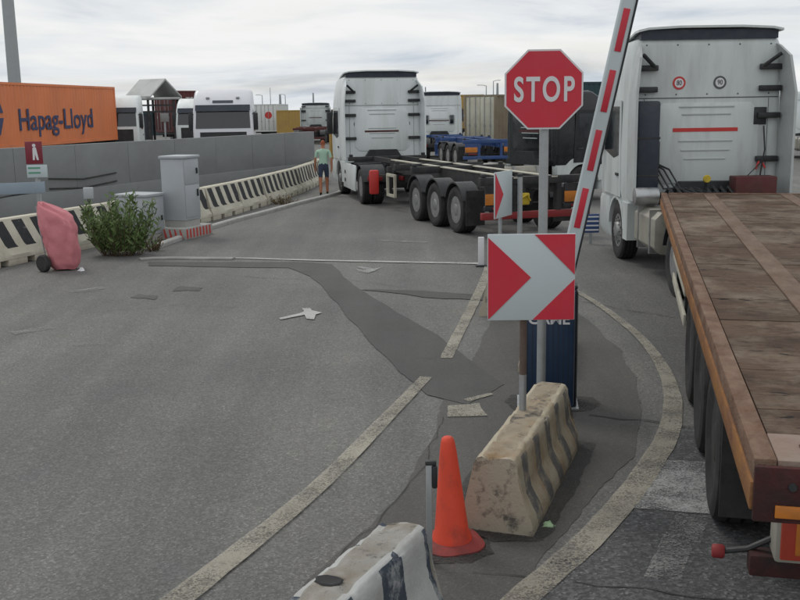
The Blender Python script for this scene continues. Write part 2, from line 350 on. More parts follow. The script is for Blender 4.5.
def lathe(bm, prof, axis='z', seg=24, c=(0, 0, 0)):
    rings = []
    for r, h in prof:
        rg = []
        for k in range(seg):
            a = 2*PI*k/seg; p = {'z': (r*math.cos(a), r*math.sin(a), h), 'x': (h, r*math.cos(a), r*math.sin(a)), 'y': (r*math.sin(a), h, r*math.cos(a))}[axis]
            rg.append((p[0]+c[0], p[1]+c[1], p[2]+c[2]))
        rings.append(rg)
    return loft(bm, rings, prof[0][0] > 1e-4)
def rring(z, hw, yf, yr, r, n=4):
    out = []
    for cx, cy, a0 in ((hw-r, yf-r, 0), (-hw+r, yf-r, PI/2), (-hw+r, yr+r, PI), (hw-r, yr+r, 1.5*PI)):
        for k in range(n+1):
            a = a0 + PI/2*k/n; out.append((cx+r*math.cos(a), cy+r*math.sin(a), z))
    return out
def mesh_of(name, bm, mats, ang=35):
    me = bpy.data.meshes.new(name); bm.to_mesh(me); bm.free()
    for m in (mats if isinstance(mats, (list, tuple)) else [mats]): me.materials.append(MT[m] if isinstance(m, str) else m)
    me.polygons.foreach_set('use_smooth', [True]*len(me.polygons)); me.set_sharp_from_angle(angle=math.radians(ang)); me.update()
    return me
def place(name, me, parent=None, loc=(0, 0, 0), rz=0, label=None):
    o = bpy.data.objects.new(name, me); C.objects.link(o); o.location = loc
    o.rotation_euler = rz if isinstance(rz, (tuple, list)) else (0, 0, rz)
    if parent: o.parent = parent
    if label: o['label'] = label
    return o
def part(name, bm, mats, parent=None, loc=(0, 0, 0), rz=0, label=None, ang=35): return place(name, mesh_of(name, bm, mats, ang), parent, loc, rz, label)
def tag(o, label, cat, group=None):
    o['label'] = label; o['category'] = cat
    if group: o['group'] = group
    return o
def thing(name, label, cat, loc=(0, 0, 0), rz=0, group=None):
    o = bpy.data.objects.new(name, None); C.objects.link(o); o.location = loc; o.rotation_euler = (0, 0, rz); o.empty_display_size = .2
    return tag(o, label, cat, group)
def dup(root, loc, rz, label, parent=None):
    def cp(o, p):
        c = o.copy(); C.objects.link(c); c.parent = p
        for ch in list(o.children): cp(ch, c)
        return c
    r = cp(root, None); r.location = loc; r.rotation_euler = (0, 0, rz); r['label'] = label
    return r
def bx(name, mat, parent, x0, x1, y0, y1, z0, z1, bev=0, label=None): return part(name, box(bmn(), x0, x1, y0, y1, z0, z1, bev), mat, parent, label=label)
def text(name, s, size, mat, parent, loc, rot, sx=1., ext=.003, off=0., label=None, sp=1.):
    cu = bpy.data.curves.new('lettering', 'FONT'); cu.body = s; cu.size = size; cu.align_x = 'CENTER'; cu.align_y = 'CENTER'; cu.extrude = ext; cu.offset = off; cu.space_character = sp
    o = bpy.data.objects.new('lettering', cu); C.objects.link(o); bpy.context.view_layer.update()
    me = bpy.data.meshes.new_from_object(o.evaluated_get(bpy.context.evaluated_depsgraph_get()))
    bpy.data.objects.remove(o); me.materials.clear(); me.materials.append(MT[mat])
    p = place(name, me, parent, loc, rot, label); p.scale = (sx, 1, 1)
    return p
def nz(x, y, z=0.): return noise.noise(Vector((x, y, z)))

# ------------------------------------------------------------------ ground
bm = bmn()
vs_ = [bm.verts.new(c) for c in ((-900, -60, 0), (900, -60, 0), (900, 1500, 0), (-900, 1500, 0))]; bm.faces.new(vs_)
ground = part('ground', bm, 'road'); ground['kind'] = 'structure'
def sheet(name, pts, mat, z, jit=.03, step=.07, label=None):
    out = []
    for i, p in enumerate(pts):
        q = pts[(i+1) % len(pts)]; L = math.hypot(q[0]-p[0], q[1]-p[1]); n = max(1, int(L/step))
        for k in range(n):
            a = k/n; x = p[0]+(q[0]-p[0])*a; y = p[1]+(q[1]-p[1])*a
            out.append((x + jit*(nz(x*1.3, y*1.3, 1)*1.6 + .35*nz(x*9, y*9, 4)), y + jit*(nz(x*1.3, y*1.3, 9)*1.6 + .35*nz(x*9, y*9, 6))))
    bm = bmn(); f = bm.faces.new([bm.verts.new((x, y, z)) for x, y in out]); bmesh.ops.recalc_face_normals(bm, faces=[f])
    if f.normal.z < 0: f.normal_flip()
    bmesh.ops.triangulate(bm, faces=[f])
    return part(name, bm, mat, ground, label=label)
def ribbon(name, pts, w, mat, z, jit=.01, sub=8, label=None):
    # smooth centre line (Catmull-Rom) with width(s)
    P = [Vector((p[0], p[1], 0)) for p in pts]; W = w if isinstance(w, (list, tuple)) else [w]*len(P)
    cl = []
    for i in range(len(P)-1):
        a = P[max(i-1, 0)]; b = P[i]; c = P[i+1]; d = P[min(i+2, len(P)-1)]
        for k in range(sub + (i == len(P)-2)):
            t = k/sub
            p = .5*((2*b) + (c-a)*t + (2*a-5*b+4*c-d)*t*t + (3*b-a-3*c+d)*t**3)
            cl.append((p, W[i]+(W[i+1]-W[i])*t))
    bm = bmn(); prev = None
    for i, (p, ww) in enumerate(cl):
        d = (cl[min(i+1, len(cl)-1)][0]-cl[max(i-1, 0)][0]).normalized(); nrm = Vector((-d.y, d.x, 0))
        l = p + nrm*(ww/2 + jit*nz(p.x*5, p.y*5, 3)); r = p - nrm*(ww/2 + jit*nz(p.x*5, p.y*5, 7))
        cur = (bm.verts.new((l.x, l.y, z)), bm.verts.new((r.x, r.y, z)))
        if prev: bm.faces.new((prev[0], prev[1], cur[1], cur[0]))
        prev = cur
    return part(name, bm, mat, ground, label=label)

# dark asphalt: traffic island, trench, right-hand lane
sheet('asphalt_patch', [(-.55, 5.35), (-.16, 6.2), (.16, 7.2), (.36, 8.4), (.50, 9.2), (.95, 11.1), (1.5, 14.3), (2.1, 14.4), (2.35, 12.3), (2.42, 10.6), (2.2, 8.9), (1.75, 7.3), (1.0, 5.9), (.55, 5.0), (.2, 4.3), (-.9, 4.1)], 'patch2', .004, .05, label='smooth grey asphalt of the traffic island')
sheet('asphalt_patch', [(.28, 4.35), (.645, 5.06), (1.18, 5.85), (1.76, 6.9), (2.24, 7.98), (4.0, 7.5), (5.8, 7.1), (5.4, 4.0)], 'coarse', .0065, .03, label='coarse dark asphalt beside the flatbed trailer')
sheet('asphalt_patch', [(-4.5, 17.75), (-1.75, 17.45), (-1.2, 17.2), (-.72, 15.1), (-.15, 13.25), (.42, 11.55), (.98, 9.35), (.62, 8.7), (.25, 9.05), (-.02, 9.9), (-.44, 11.6), (-.86, 13.5), (-1.42, 15.9), (-1.9, 16.8), (-4.4, 17.3)], 'patch', .008, .025, label='dark trench patch crossing the lane')
sheet('asphalt_patch', [(.35, 14.0), (1.2, 13.6), (1.25, 14.05), (.3, 14.5), (-.6, 14.6)], 'patch', .0085, .06)
sheet('asphalt_patch', [(-3.95, 14.25), (-3.6, 14.2), (-3.55, 14.5), (-3.9, 14.55)], 'patch2', .006, .16)
sheet('asphalt_patch', [(-3.35, 14.75), (-2.95, 14.7), (-2.9, 15.0), (-3.3, 15.05)], 'patch2', .006, .16)
def crack(pts, w=.018):
    w *= .45
    out = []
    for (x0, y0), (x1, y1) in zip(pts, pts[1:]):
        n = max(2, int(math.hypot(x1-x0, y1-y0)/.12))
        for k in range(n):
            a = k/n; x = x0+(x1-x0)*a; y = y0+(y1-y0)*a; out.append((x+.05*nz(x*4, y*4, 5), y+.09*nz(x*4, y*4, 2)))
    out.append(pts[-1]); ribbon('asphalt_crack', out, [w*(.5+abs(nz(i*.7, 3, 1))*1.6) for i in range(len(out))], 'crack', .0115, .004, 2)
crack([(-.9, 15.6), (-.2, 15.0), (.5, 14.4), (1.2, 14.0)])
crack([(1.62, 8.35), (2.0, 8.15), (2.5, 7.9), (3.2, 7.7)], .05)
crack([(-.45, 5.45), (-.14, 6.2), (.17, 7.2), (.36, 8.35)], .016)
crack([(-2.9, 16.2), (-2.1, 15.8), (-1.5, 15.6)], .02)
crack([(.42, 5.42), (1.2, 5.15), (2.0, 4.95)], .022)
crack([(2.0, 14.2), (2.9, 12.9), (3.6, 12.2)], .03)
crack([(-4.2, 13.2), (-3.0, 13.6), (-2.2, 13.4)], .012)

# painted markings
ribbon('lane_line', [(-1.62, 4.4), (-1.245, 5.11), (-.62, 6.7), (-.17, 8.2), (.25, 9.65)], [.19, .19, .15, .14, .12], 'line', .014, label='worn cream lane line left of the cone')
ribbon('lane_line', [(.49, 10.4), (.56, 10.85), (.9, 12.8), (1.25, 14.9), (1.5, 16.6)], .135, 'line', .014, label='worn cream lane line beyond the dark trench')
ribbon('lane_line', [(.30, 4.5), (.645, 5.06), (1.18, 5.85), (1.76, 6.9), (2.26, 8.05), (2.60, 9.4), (2.76, 11.0), (2.72, 12.6), (2.59, 13.95), (2.4, 14.9)], [.18, .185, .19, .19, .18, .14, .115, .10, .09, .07], 'line', .014, label='curving cream line beside the flatbed trailer')
sheet('stop_bar', [(1.47, 6.28), (1.93, 7.17), (2.9, 7.0), (2.6, 6.05)], 'fline', .013, .03, label='faded white block marking beside the trailer tyres')
sheet('faded_line', [(1.38, 5.3), (1.56, 5.25), (2.0, 6.12), (1.80, 6.2)], 'ghost', .012, .04)
sheet('paint_remnant', [(.42, 8.33), (.74, 8.36), (.72, 8.72), (.45, 8.66)], 'line', .0125, .03)
sheet('paint_remnant', [(.62, 8.78), (.86, 9.0), (.84, 9.06), (.58, 8.86)], 'line', .0125, .01)
ribbon('stop_line', [(-4.3, 18.3), (-3.0, 18.06), (-1.5, 17.62), (1.42, 16.95)], [.08, .1, .13, .16], 'wline', .014, label='thin white stop line across the lane')
sheet('direction_arrow', [(-1.56, 12.63), (-1.32, 12.92), (-1.28, 13.05), (-1.33, 13.25), (-1.22, 13.26), (-1.18, 13.1), (-1.03, 12.94), (-1.1, 12.82), (-1.1, 12.52), (-1.2, 12.56), (-1.25, 12.81), (-1.53, 12.53)], 'arrow', .014, .004, .05, label='worn white direction arrow on near side of the stop line')
sheet('direction_arrow', [(-0.72, 16.57), (-0.58, 16.42), (-0.72, 16.81), (-0.54, 16.72), (-0.43, 16.54), (-0.28, 16.8), (-0.42, 16.3), (-0.51, 16.14), (-0.67, 16.26)], 'fline', .014, .004, .05)
sheet('paint_remnant', [(-4.9, 12.05), (-4.45, 12.3), (-4.35, 12.2), (-4.75, 11.9)], 'ghost', .012, .09)
sheet('paint_remnant', [(-3.85, 11.35), (-3.5, 11.5), (-3.45, 11.32), (-3.8, 11.22)], 'ghost', .012, .09)
sheet('paint_remnant', [(-5.1, 14.9), (-4.6, 15.25), (-4.5, 15.1), (-4.95, 14.7)], 'ghost', .012, .09)
sheet('paint_remnant', [(-.4, 20.1), (.6, 19.7), (.6, 19.9), (-.4, 20.3)], 'ghost', .012, .03)

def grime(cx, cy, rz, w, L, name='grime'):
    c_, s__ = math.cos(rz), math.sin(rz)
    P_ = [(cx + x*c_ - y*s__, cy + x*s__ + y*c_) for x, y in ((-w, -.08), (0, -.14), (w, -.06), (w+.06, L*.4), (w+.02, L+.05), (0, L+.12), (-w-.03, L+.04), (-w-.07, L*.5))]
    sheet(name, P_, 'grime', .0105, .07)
grime(.58, 5.93, -math.radians(19.3), .31, 1.82); grime(-.56, 3.8, -math.radians(25.5), .31, 1.3); grime(1.32, 8.55, -.1, .33, .34); grime(.30, 5.62, .3, .2, .3)
# kerbs
def kerb(name, pts, w, h, label, mat='kerb'):
    bm = bmn()
    rings = []
    for i, p in enumerate(pts):
        a = Vector(pts[max(i-1, 0)]); b = Vector(pts[min(i+1, len(pts)-1)]); d = (b-a).normalized(); n = Vector((-d.y, d.x)); p = Vector(p)
        rg = []
        for o, z in ((-w/2, -.02), (-w/2, h*.75), (-w/2+.02, h), (w/2-.02, h), (w/2, h*.75), (w/2, -.02)):
            q = p+n*o; rg.append((q.x, q.y, z + .004*nz(p.x*3, p.y*3)))
        rings.append(rg)
    loft(bm, rings); o = part(name, bm, mat, label=label); o['kind'] = 'structure'; return o
kp = [(-4.78, 19.55), (-4.62, 20.8), (-4.42, 22.3), (-3.95, 24.3), (-3.5, 25.9), (-2.85, 28.4), (-2.3, 30.2), (-1.9, 31.7), (-1.75, 34), (-1.8, 38)]
kerb('kerb', kp, .14, .09, 'pale concrete kerb along the striped barriers')
kerb('kerb', [(-4.72, 18.02), (-4.5, 18.12), (-4.2, 18.12), (-3.6, 18.02), (-3.0, 17.92)], .2, .035, 'low grey concrete kerb stub near the bush', 'kerbg')

# ------------------------------------------------------------------ grey wall and striped barriers on the left
W0 = Vector((-11.0, 20.4)); W1 = Vector((-3.15, 37.3)); wd = (W1-W0).normalized(); wl_ = (W1-W0).length; wa = math.atan2(-wd.x, wd.y)
wall = thing('concrete_wall', 'long grey concrete wall of upright panels behind the striped barriers', 'wall', (W0.x, W0.y, 0), wa)
bx('plinth', 'conc', wall, -.16, .14, 0, wl_, -.02, .72, .02)
npan = 9; pl = wl_/npan
bmw = box(bmn(), -.09, .09, .004, pl-.004, .70, 1.85, .008); me_pan = mesh_of('panel', bmw, 'conc')
for k in range(npan):
    place('panel', me_pan, wall, (.012*nz(k*3.3, 1), k*pl, .012*nz(k*1.7, 5)))
for k, (y, z, r) in enumerate(((2.0, .95, 0), (5.2, 1.0, 0))):
    bm = bmn(); tube(bm, [(.12, y, z+.05), (.13, y+1.2, z-.04), (.12, y+2.5, z+.04)], .018, 6); tube(bm, [(.12, y, z-.2), (.13, y+1.2, z-.27), (.12, y+2.5, z-.18)], .018, 6); part('conduit', bm, 'frame', wall)

def barrier_mesh(L, prof, nseg, jit=.004, chip=0., fine=1):
    # prof: half outline (x, z) from bottom to top; sides get material 0, ends/top/bottom material 1
    if fine > 1:
        pr = []
        for (x0, z0), (x1, z1) in zip(prof, prof[1:]): pr += [(x0+(x1-x0)*k/fine, z0+(z1-z0)*k/fine) for k in range(fine)]
        xt, zt = prof[-1]; pr.append((xt, zt))
        pr += [(xt*(1-k/5), zt) for k in range(1, 5)]; nside = len(pr)-5; prof = pr
    else: nside = len(prof)-2
    bm = bmn(); pts = [(-x, z) for x, z in prof] + [(x, z) for x, z in reversed(prof)]
    n = len(pts); np_ = len(prof); rings = []
    for s in range(nseg+1):
        y = L*s/nseg; end = min(s, nseg-s)*L/nseg
        rg = []
        for x, z in pts:
            d = jit*(1.3*nz(x*6+3, y*5, z*6)+.7*nz(x*19, y*19, z*19+5))
            k = 1.0
            if chip:      # worn ends and arrises
                q = max(0, nz(x*11+7, y*11, z*11)-.12)*chip
                k = 1 - q*(1.2 if end < .05 or z > prof[-1][1]-.03 else .25)
            zz = z if z < .02 else z*k + d
            rg.append(bm.verts.new((x*k + d*(1 if x > 0 else -1), y + (jit*2*nz(x*9, z*9, 2+s) - (0 if not chip else 0) if s in (0, nseg) else 0), zz)))
        rings.append(rg)
    for a, b in zip(rings, rings[1:]):
        for i in range(n):
            f = bm.faces.new((a[i], b[i], b[(i+1) % n], a[(i+1) % n])); f.material_index = 0 if i < nside or n-2 >= i >= n-1-nside else 1
    f1 = bm.faces.new(rings[0]); f2 = bm.faces.new(rings[-1][::-1]); f1.material_index = f2.material_index = 1
    bmesh.ops.triangulate(bm, faces=[f1, f2])
    bmesh.ops.recalc_face_normals(bm, faces=bm.faces[:])
    return bm
jprof = [(.29, .10), (.29, .17), (.17, .34), (.115, .77), (.09, .80)]
JL = 1.97
bmj = barrier_mesh(JL, jprof, 16)
for y0 in (0.02, .72, 1.42):
    box(bmj, -.285, .285, y0, y0+.50, -.015, .103, .012, 1)
me_j = mesh_of('striped_barrier', bmj, ['jersey', 'jerseyp'])
bpath = [Vector(p) for p in ((-8.05, 15.0), (-7.12, 17.7), (-6.1, 20.6), (-4.85, 24.3), (-4.07, 27.7), (-3.35, 32.3), (-3.05, 36.0), (-3.0, 40))]
def along(path, s):
    for a, b in zip(path, path[1:]):
        l = (b-a).length
        if s <= l: return a+(b-a)*(s/l)
        s -= l
    return path[-1]
ordn = ['first', 'second', 'third', 'fourth', 'fifth', 'sixth', 'seventh', 'eighth', 'ninth', 'tenth', 'eleventh', 'twelfth', 'thirteenth']
s = 2.0
for k in range(11):
    a = along(bpath, s); b = along(bpath, s+2.0); d = (b-a).normalized()
    o = place('striped_barrier', me_j, None, (a.x, a.y, .015), math.atan2(-d.x, d.y)+.012*nz(k*5.1, 2))
    tag(o, 'striped concrete barrier before the grey wall, %s from the picture\'s left edge' % ordn[k], 'barrier', 'striped barriers along the grey wall')
    s += 2.0

# signs and boxes standing between barrier and wall
t = thing('warning_sign', 'small dark red sign with white figure above pale plate by grey wall', 'sign', (-7.55, 21.0, 0), .15)
bm = bmn(); tube(bm, [(0, 0, -.05), (0, 0, 1.95)], .03); part('post', bm, 'zinc', t)
bx('sign_face', 'signpurp', t, -.17, .17, -.05, -.032, 1.62, 2.08, .004)
bm = bmn(); prism(bm, [(-.03, 1.70), (.01, 1.70), (.02, 1.83), (.05, 1.70), (.09, 1.70), (.05, 1.95), (.02, 1.97), (-.02, 1.95)], 'y', -.055, -.049); lathe(bm, [(.035, -.055), (.035, -.049)], 'y', 12, (.01, 0, 2.0)); part('pictogram', bm, 'stopwhite', t)
bx('plate', 'signwhite', t, -.17, .24, -.05, -.034, 1.34, 1.60, .004)
for z in (1.42, 1.52): bx('text_line', 'signgreen', t, -.14, .1, -.0555, -.0495, z, z+.035)
t = thing('guard_rail', 'pale blue horizontal rail on thin posts left of the pink covered cart', 'rail', (-7.65, 20.4, 0), .45)
for x in (-.55, .35):
    bm = bmn(); tube(bm, [(x, 0, -.03), (x, 0, 1.32)], .025); part('post', bm, 'zinc', t)
bx('board', 'paleblue', t, -.75, .45, -.035, -.02, 1.05, 1.28, .006)
t = thing('junction_box', 'small grey box on a thin post behind the bush', 'box', (-6.55, 21.2, 0), .2)
bm = bmn(); tube(bm, [(0, 0, -.03), (0, 0, .88)], .028); part('post', bm, 'dark', t); bx('housing', 'grcab', t, -.1, .1, -.06, .06, .86, 1.1, .012)

# ------------------------------------------------------------------ grey cabinets, pink cart, bush
def cabinet(label, loc, rz, w, d, h, two):
    t = thing('utility_cabinet', label, 'cabinet', loc, rz)
    bx('plinth', 'kerb', t, -w/2+.02, w/2-.02, -d/2+.02, d/2-.02, -.03, .14)
    bx('body', 'grcab', t, -w/2, w/2, -d/2, d/2, .14, h-.06, .012)
    bx('lid', 'grcab', t, -w/2-.03, w/2+.03, -d/2-.03, d/2+.03, h-.06, h, .015)
    dr = bx('door', 'grcab', t, w/2, w/2+.012, -d/2+.03, d/2-.03, .2, (h*.58 if two else h-.12), .005)
    bx('handle', 'dark', dr, w/2+.012, w/2+.04, d/2-.14, d/2-.10, h*.42, h*.52, .005)
    if two:
        d2 = bx('door', 'grcab', t, w/2, w/2+.012, -d/2+.03, d/2-.03, h*.60, h-.1, .005)
        bx('handle', 'dark', d2, w/2+.012, w/2+.04, d/2-.14, d/2-.10, h*.74, h*.82, .005)
    return t
cabinet('tall grey utility cabinet with two doors on red striped base', (-4.66, 21.5, .23), -.35, .55, .62, 1.5, True)
cabinet('short grey utility cabinet between the bush and the taller one', (-5.42, 21.0, 0), -.4, .75, .6, .98, False)
t = thing('striped_plinth', 'red and white striped low base under the tall grey cabinet', 'plinth', (-4.66, 21.5, 0), -.35)
bx('block', 'kerb', t, -.40, .40, -.55, .55, -.02, .23, .01)
for k in range(6):
    x = -.36+k*.13
    bm = bmn(); prism(bm, [(x, .02), (x+.06, .02), (x+.0, .21), (x-.03 if k else x-.02, .21)], 'y', -.556, -.552); part('stripe', bm, 'stripered', t)
for k in range(8):
    y = -.5+k*.13
    bm = bmn(); prism(bm, [(y, .02), (y+.06, .02), (y+.05, .21), (y-.01, .21)], 'x', .402, .406); part('stripe', bm, 'stripered', t)

t = thing('covered_cart', 'wheeled cart wrapped in a pink plastic tarpaulin beside the bush', 'cart', (-5.82, 17.05, 0), .1)
bm = bmn(); rings = []
secs = [(0.02, -.10, .24, .15), (.10, -.17, .27, .19), (.3, -.20, .30, .21), (.55, -.24, .29, .21), (.75, -.27, .26, .20), (.88, -.29, .20, .17), (.98, -.31, .10, .13), (1.06, -.32, -.06, .09), (1.12, -.32, -.18, .05), (1.15, -.31, -.23, .02)]
secs = [tuple(p+(q-p)*k/4 for p, q in zip(A_, B_)) for A_, B_ in zip(secs, secs[1:]) for k in range(4)] + [secs[-1]]
for i, (z, xl, xr, b) in enumerate(secs):
    rg = []
    for k in range(56):
        an = 2*PI*k/56; ca, sa = math.cos(an), math.sin(an); q = .62
        f = 1 + .16*nz(ca*2.2, sa*2.2, z*2.6) + .10*(.35-abs(nz(ca*3.5+9, sa*3.5, z*6))) + .10*abs(math.sin(an*5+z*6+2.5*nz(z*4, ca*2)))*min(1, z+.4)
        ex = math.copysign(abs(ca)**q, ca); ey = math.copysign(abs(sa)**q, sa)
        rg.append(((xl+xr)/2 + (xr-xl)/2*ex*f, b*ey*f, max(.004, z + (.03*math.sin(an*3+z*7) + .02*nz(ca*3, sa*3, z*5))*min(1, z*4+.15))))
    rings.append(rg)
loft(bm, rings); part('cover', bm, 'pink', t, ang=50)
wm = bmn(); lathe(wm, [(.05, -.045), (.13, -.05), (.15, -.03), (.15, .03), (.13, .05), (.05, .045)], 'x', 24); part('wheel', wm, 'rubber', t, (-.25, -.20, .145), .9)
bm = bmn(); tube(bm, [(-.25, -.2, .145), (.1, .1, .145)], .015); part('axle', bm, 'zinc', t)
bm = bmn(); tube(bm, [(-.26, .02, .2), (-.33, .03, .8), (-.35, .03, 1.1)], .014); part('handle', bm, 'zinc', t)

def shrub(name, label, loc, rx, ry, h, n, mat, seed, cat='shrub', ln=.11):
    rnd = random.Random(seed); t = thing(name, label, cat, loc)
    bm = bmn(); bs = bmn()
    for k in range(n):
        a = rnd.random()*2*PI; r = math.sqrt(rnd.random()); x = rx*r*math.cos(a); y = ry*r*math.sin(a)
        hh = h*(.35+.75*rnd.random()**1.4)*(1-.30*r*r); lean = Vector((x*.35+rnd.uniform(-.1, .1), y*.35+rnd.uniform(-.1, .1), 0))
        base = Vector((x*.55, y*.55, -.01)); tip = Vector((x, y, hh))+lean*.5
        tube(bs, [base, (base+tip)/2+lean*.1, tip], [.006, .005, .002], 4)
        nl = int(hh/.032)
        for j in range(nl):
            f = .12+.88*j/nl; p = base.lerp(tip, f); an = rnd.random()*2*PI; up = rnd.uniform(.5, 1.9)
            d = Vector((math.cos(an), math.sin(an), up)).normalized(); L = ln*rnd.uniform(.6, 1.25); sd = d.cross(Vector((rnd.uniform(-1, 1), rnd.uniform(-1, 1), .3))).normalized()*L*.13
            v = [bm.verts.new(q) for q in (p, p+d*L*.45+sd, p+d*L-Vector((0, 0, L*.12)), p+d*L*.45-sd)]; bm.faces.new(v)
    part('foliage', bm, mat, t); part('stem', bs, 'stem', t)
    return t
shrub('shrub', 'bushy green shrub growing between the pink cart and grey cabinets', (-5.25, 18.75, 0), .72, .42, 1.2, 115, 'leaf', 12, 'shrub', .15)
shrub('weed_tuft', 'low reddish dry weeds at the foot of the grey cabinet', (-4.78, 19.25, 0), .22, .2, .36, 40, 'leafd', 5, 'weeds', .07)
shrub('weed_tuft', 'dry brown weed tuft at the foot of the far striped barriers', (-3.3, 28.6, 0), .45, .25, .30, 45, 'leafd', 8, 'weeds', .08)

# ------------------------------------------------------------------ wheels shared by all vehicles
def tyre_mesh(w, r=.5):
    h = w/2; b = bmn()
    p = [(.29, -h*.80), (.36, -h), (.43, -h), (.475, -h*.93), (r, -h*.72)]
    for c in (-.45, 0, .45): p += [(r, h*c-.014), (r-.014, h*c-.010), (r-.014, h*c+.010), (r, h*c+.014)]
    p += [(r, h*.72), (.475, h*.93), (.43, h), (.36, h), (.29, h*.80)]
    lathe(b, p, 'x', 40); return mesh_of('tyre', b, 'rubber')
def rim_mesh(w, deep):
    b = bmn(); h = w/2          # outer side is +x
    prof = [(.29, h*.85), (.275, h*.80), (.26, h-.04), (.235, h-deep), (.15, h-deep+.015), (.13, h-deep+.05), (.11, h-deep+.06), (.0, h-deep+.06)]
    lathe(b, prof, 'x', 32)
    for k in range(10):
        a = 2*PI*k/10; lathe(b, [(.014, h-deep+.01), (.014, h-deep+.045), (.0, h-deep+.05)], 'x', 6, (0, .185*math.cos(a), .185*math.sin(a)))
    for k in range(10):
        a = 2*PI*(k+.5)/10; n0 = len(b.faces); lathe(b, [(.0, h-deep+.012), (.021, h-deep+.016), (.021, h-deep-.01)], 'x', 8, (0, .222*math.cos(a), .222*math.sin(a)))
        b.faces.ensure_lookup_table()
        for f in b.faces[n0:]: f.material_index = 1
    return mesh_of('rim', b, ['rim', 'dark'])
def hub_mesh(w):
    b = bmn(); lathe(b, [(.0, -w*.40), (.285, -w*.38), (.285, -w*.05), (.0, -w*.05)], 'x', 24); return mesh_of('wheel', b, 'frame')
WM = {'s': (tyre_mesh(.30), rim_mesh(.30, .03), hub_mesh(.30)), 'd': (tyre_mesh(.29), rim_mesh(.29, .16), hub_mesh(.29)), 't': (tyre_mesh(.38), rim_mesh(.38, .08), hub_mesh(.38))}
RIMD = WM['t'][1].copy(); RIMD.materials[0] = MT['frame']
def wheel(parent, kind, x, y, side, r=.5, dark=False):
    w = place('wheel', WM[kind][2], parent, (x, y, r-.006), 0 if side > 0 else PI)
    w.scale = (1, r/.5, r/.5)
    place('tyre', WM[kind][0], w); place('rim', RIMD if dark else WM[kind][1], w)
    return w
def arc_guard(parent, name, mat, x0, x1, y, zc, r, a0=20, a1=160, th=.03):
    pts = []
    for k in range(11): a = math.radians(a0+(a1-a0)*k/10); pts.append((y+r*math.cos(a), zc+r*math.sin(a)))
    for k in range(10, -1, -1): a = math.radians(a0+(a1-a0)*k/10); pts.append((y+(r+th)*math.cos(a), zc+(r+th)*math.sin(a)))
    bm = bmn(); A = [(x0, p[0], p[1]) for p in pts]; B = [(x1, p[0], p[1]) for p in pts]; n = 11
    va = [bm.verts.new(p) for p in A]; vb = [bm.verts.new(p) for p in B]; m = len(pts); fs = []
    for i in range(m): fs.append(bm.faces.new((va[i], va[(i+1) % m], vb[(i+1) % m], vb[i])))
    for i in range(10):
        fs.append(bm.faces.new((va[i], va[i+1], va[m-2-i], va[m-1-i]))); fs.append(bm.faces.new((vb[i], vb[i+1], vb[m-2-i], vb[m-1-i])))
    bmesh.ops.recalc_face_normals(bm, faces=fs)
    return part(name, bm, mat, parent)

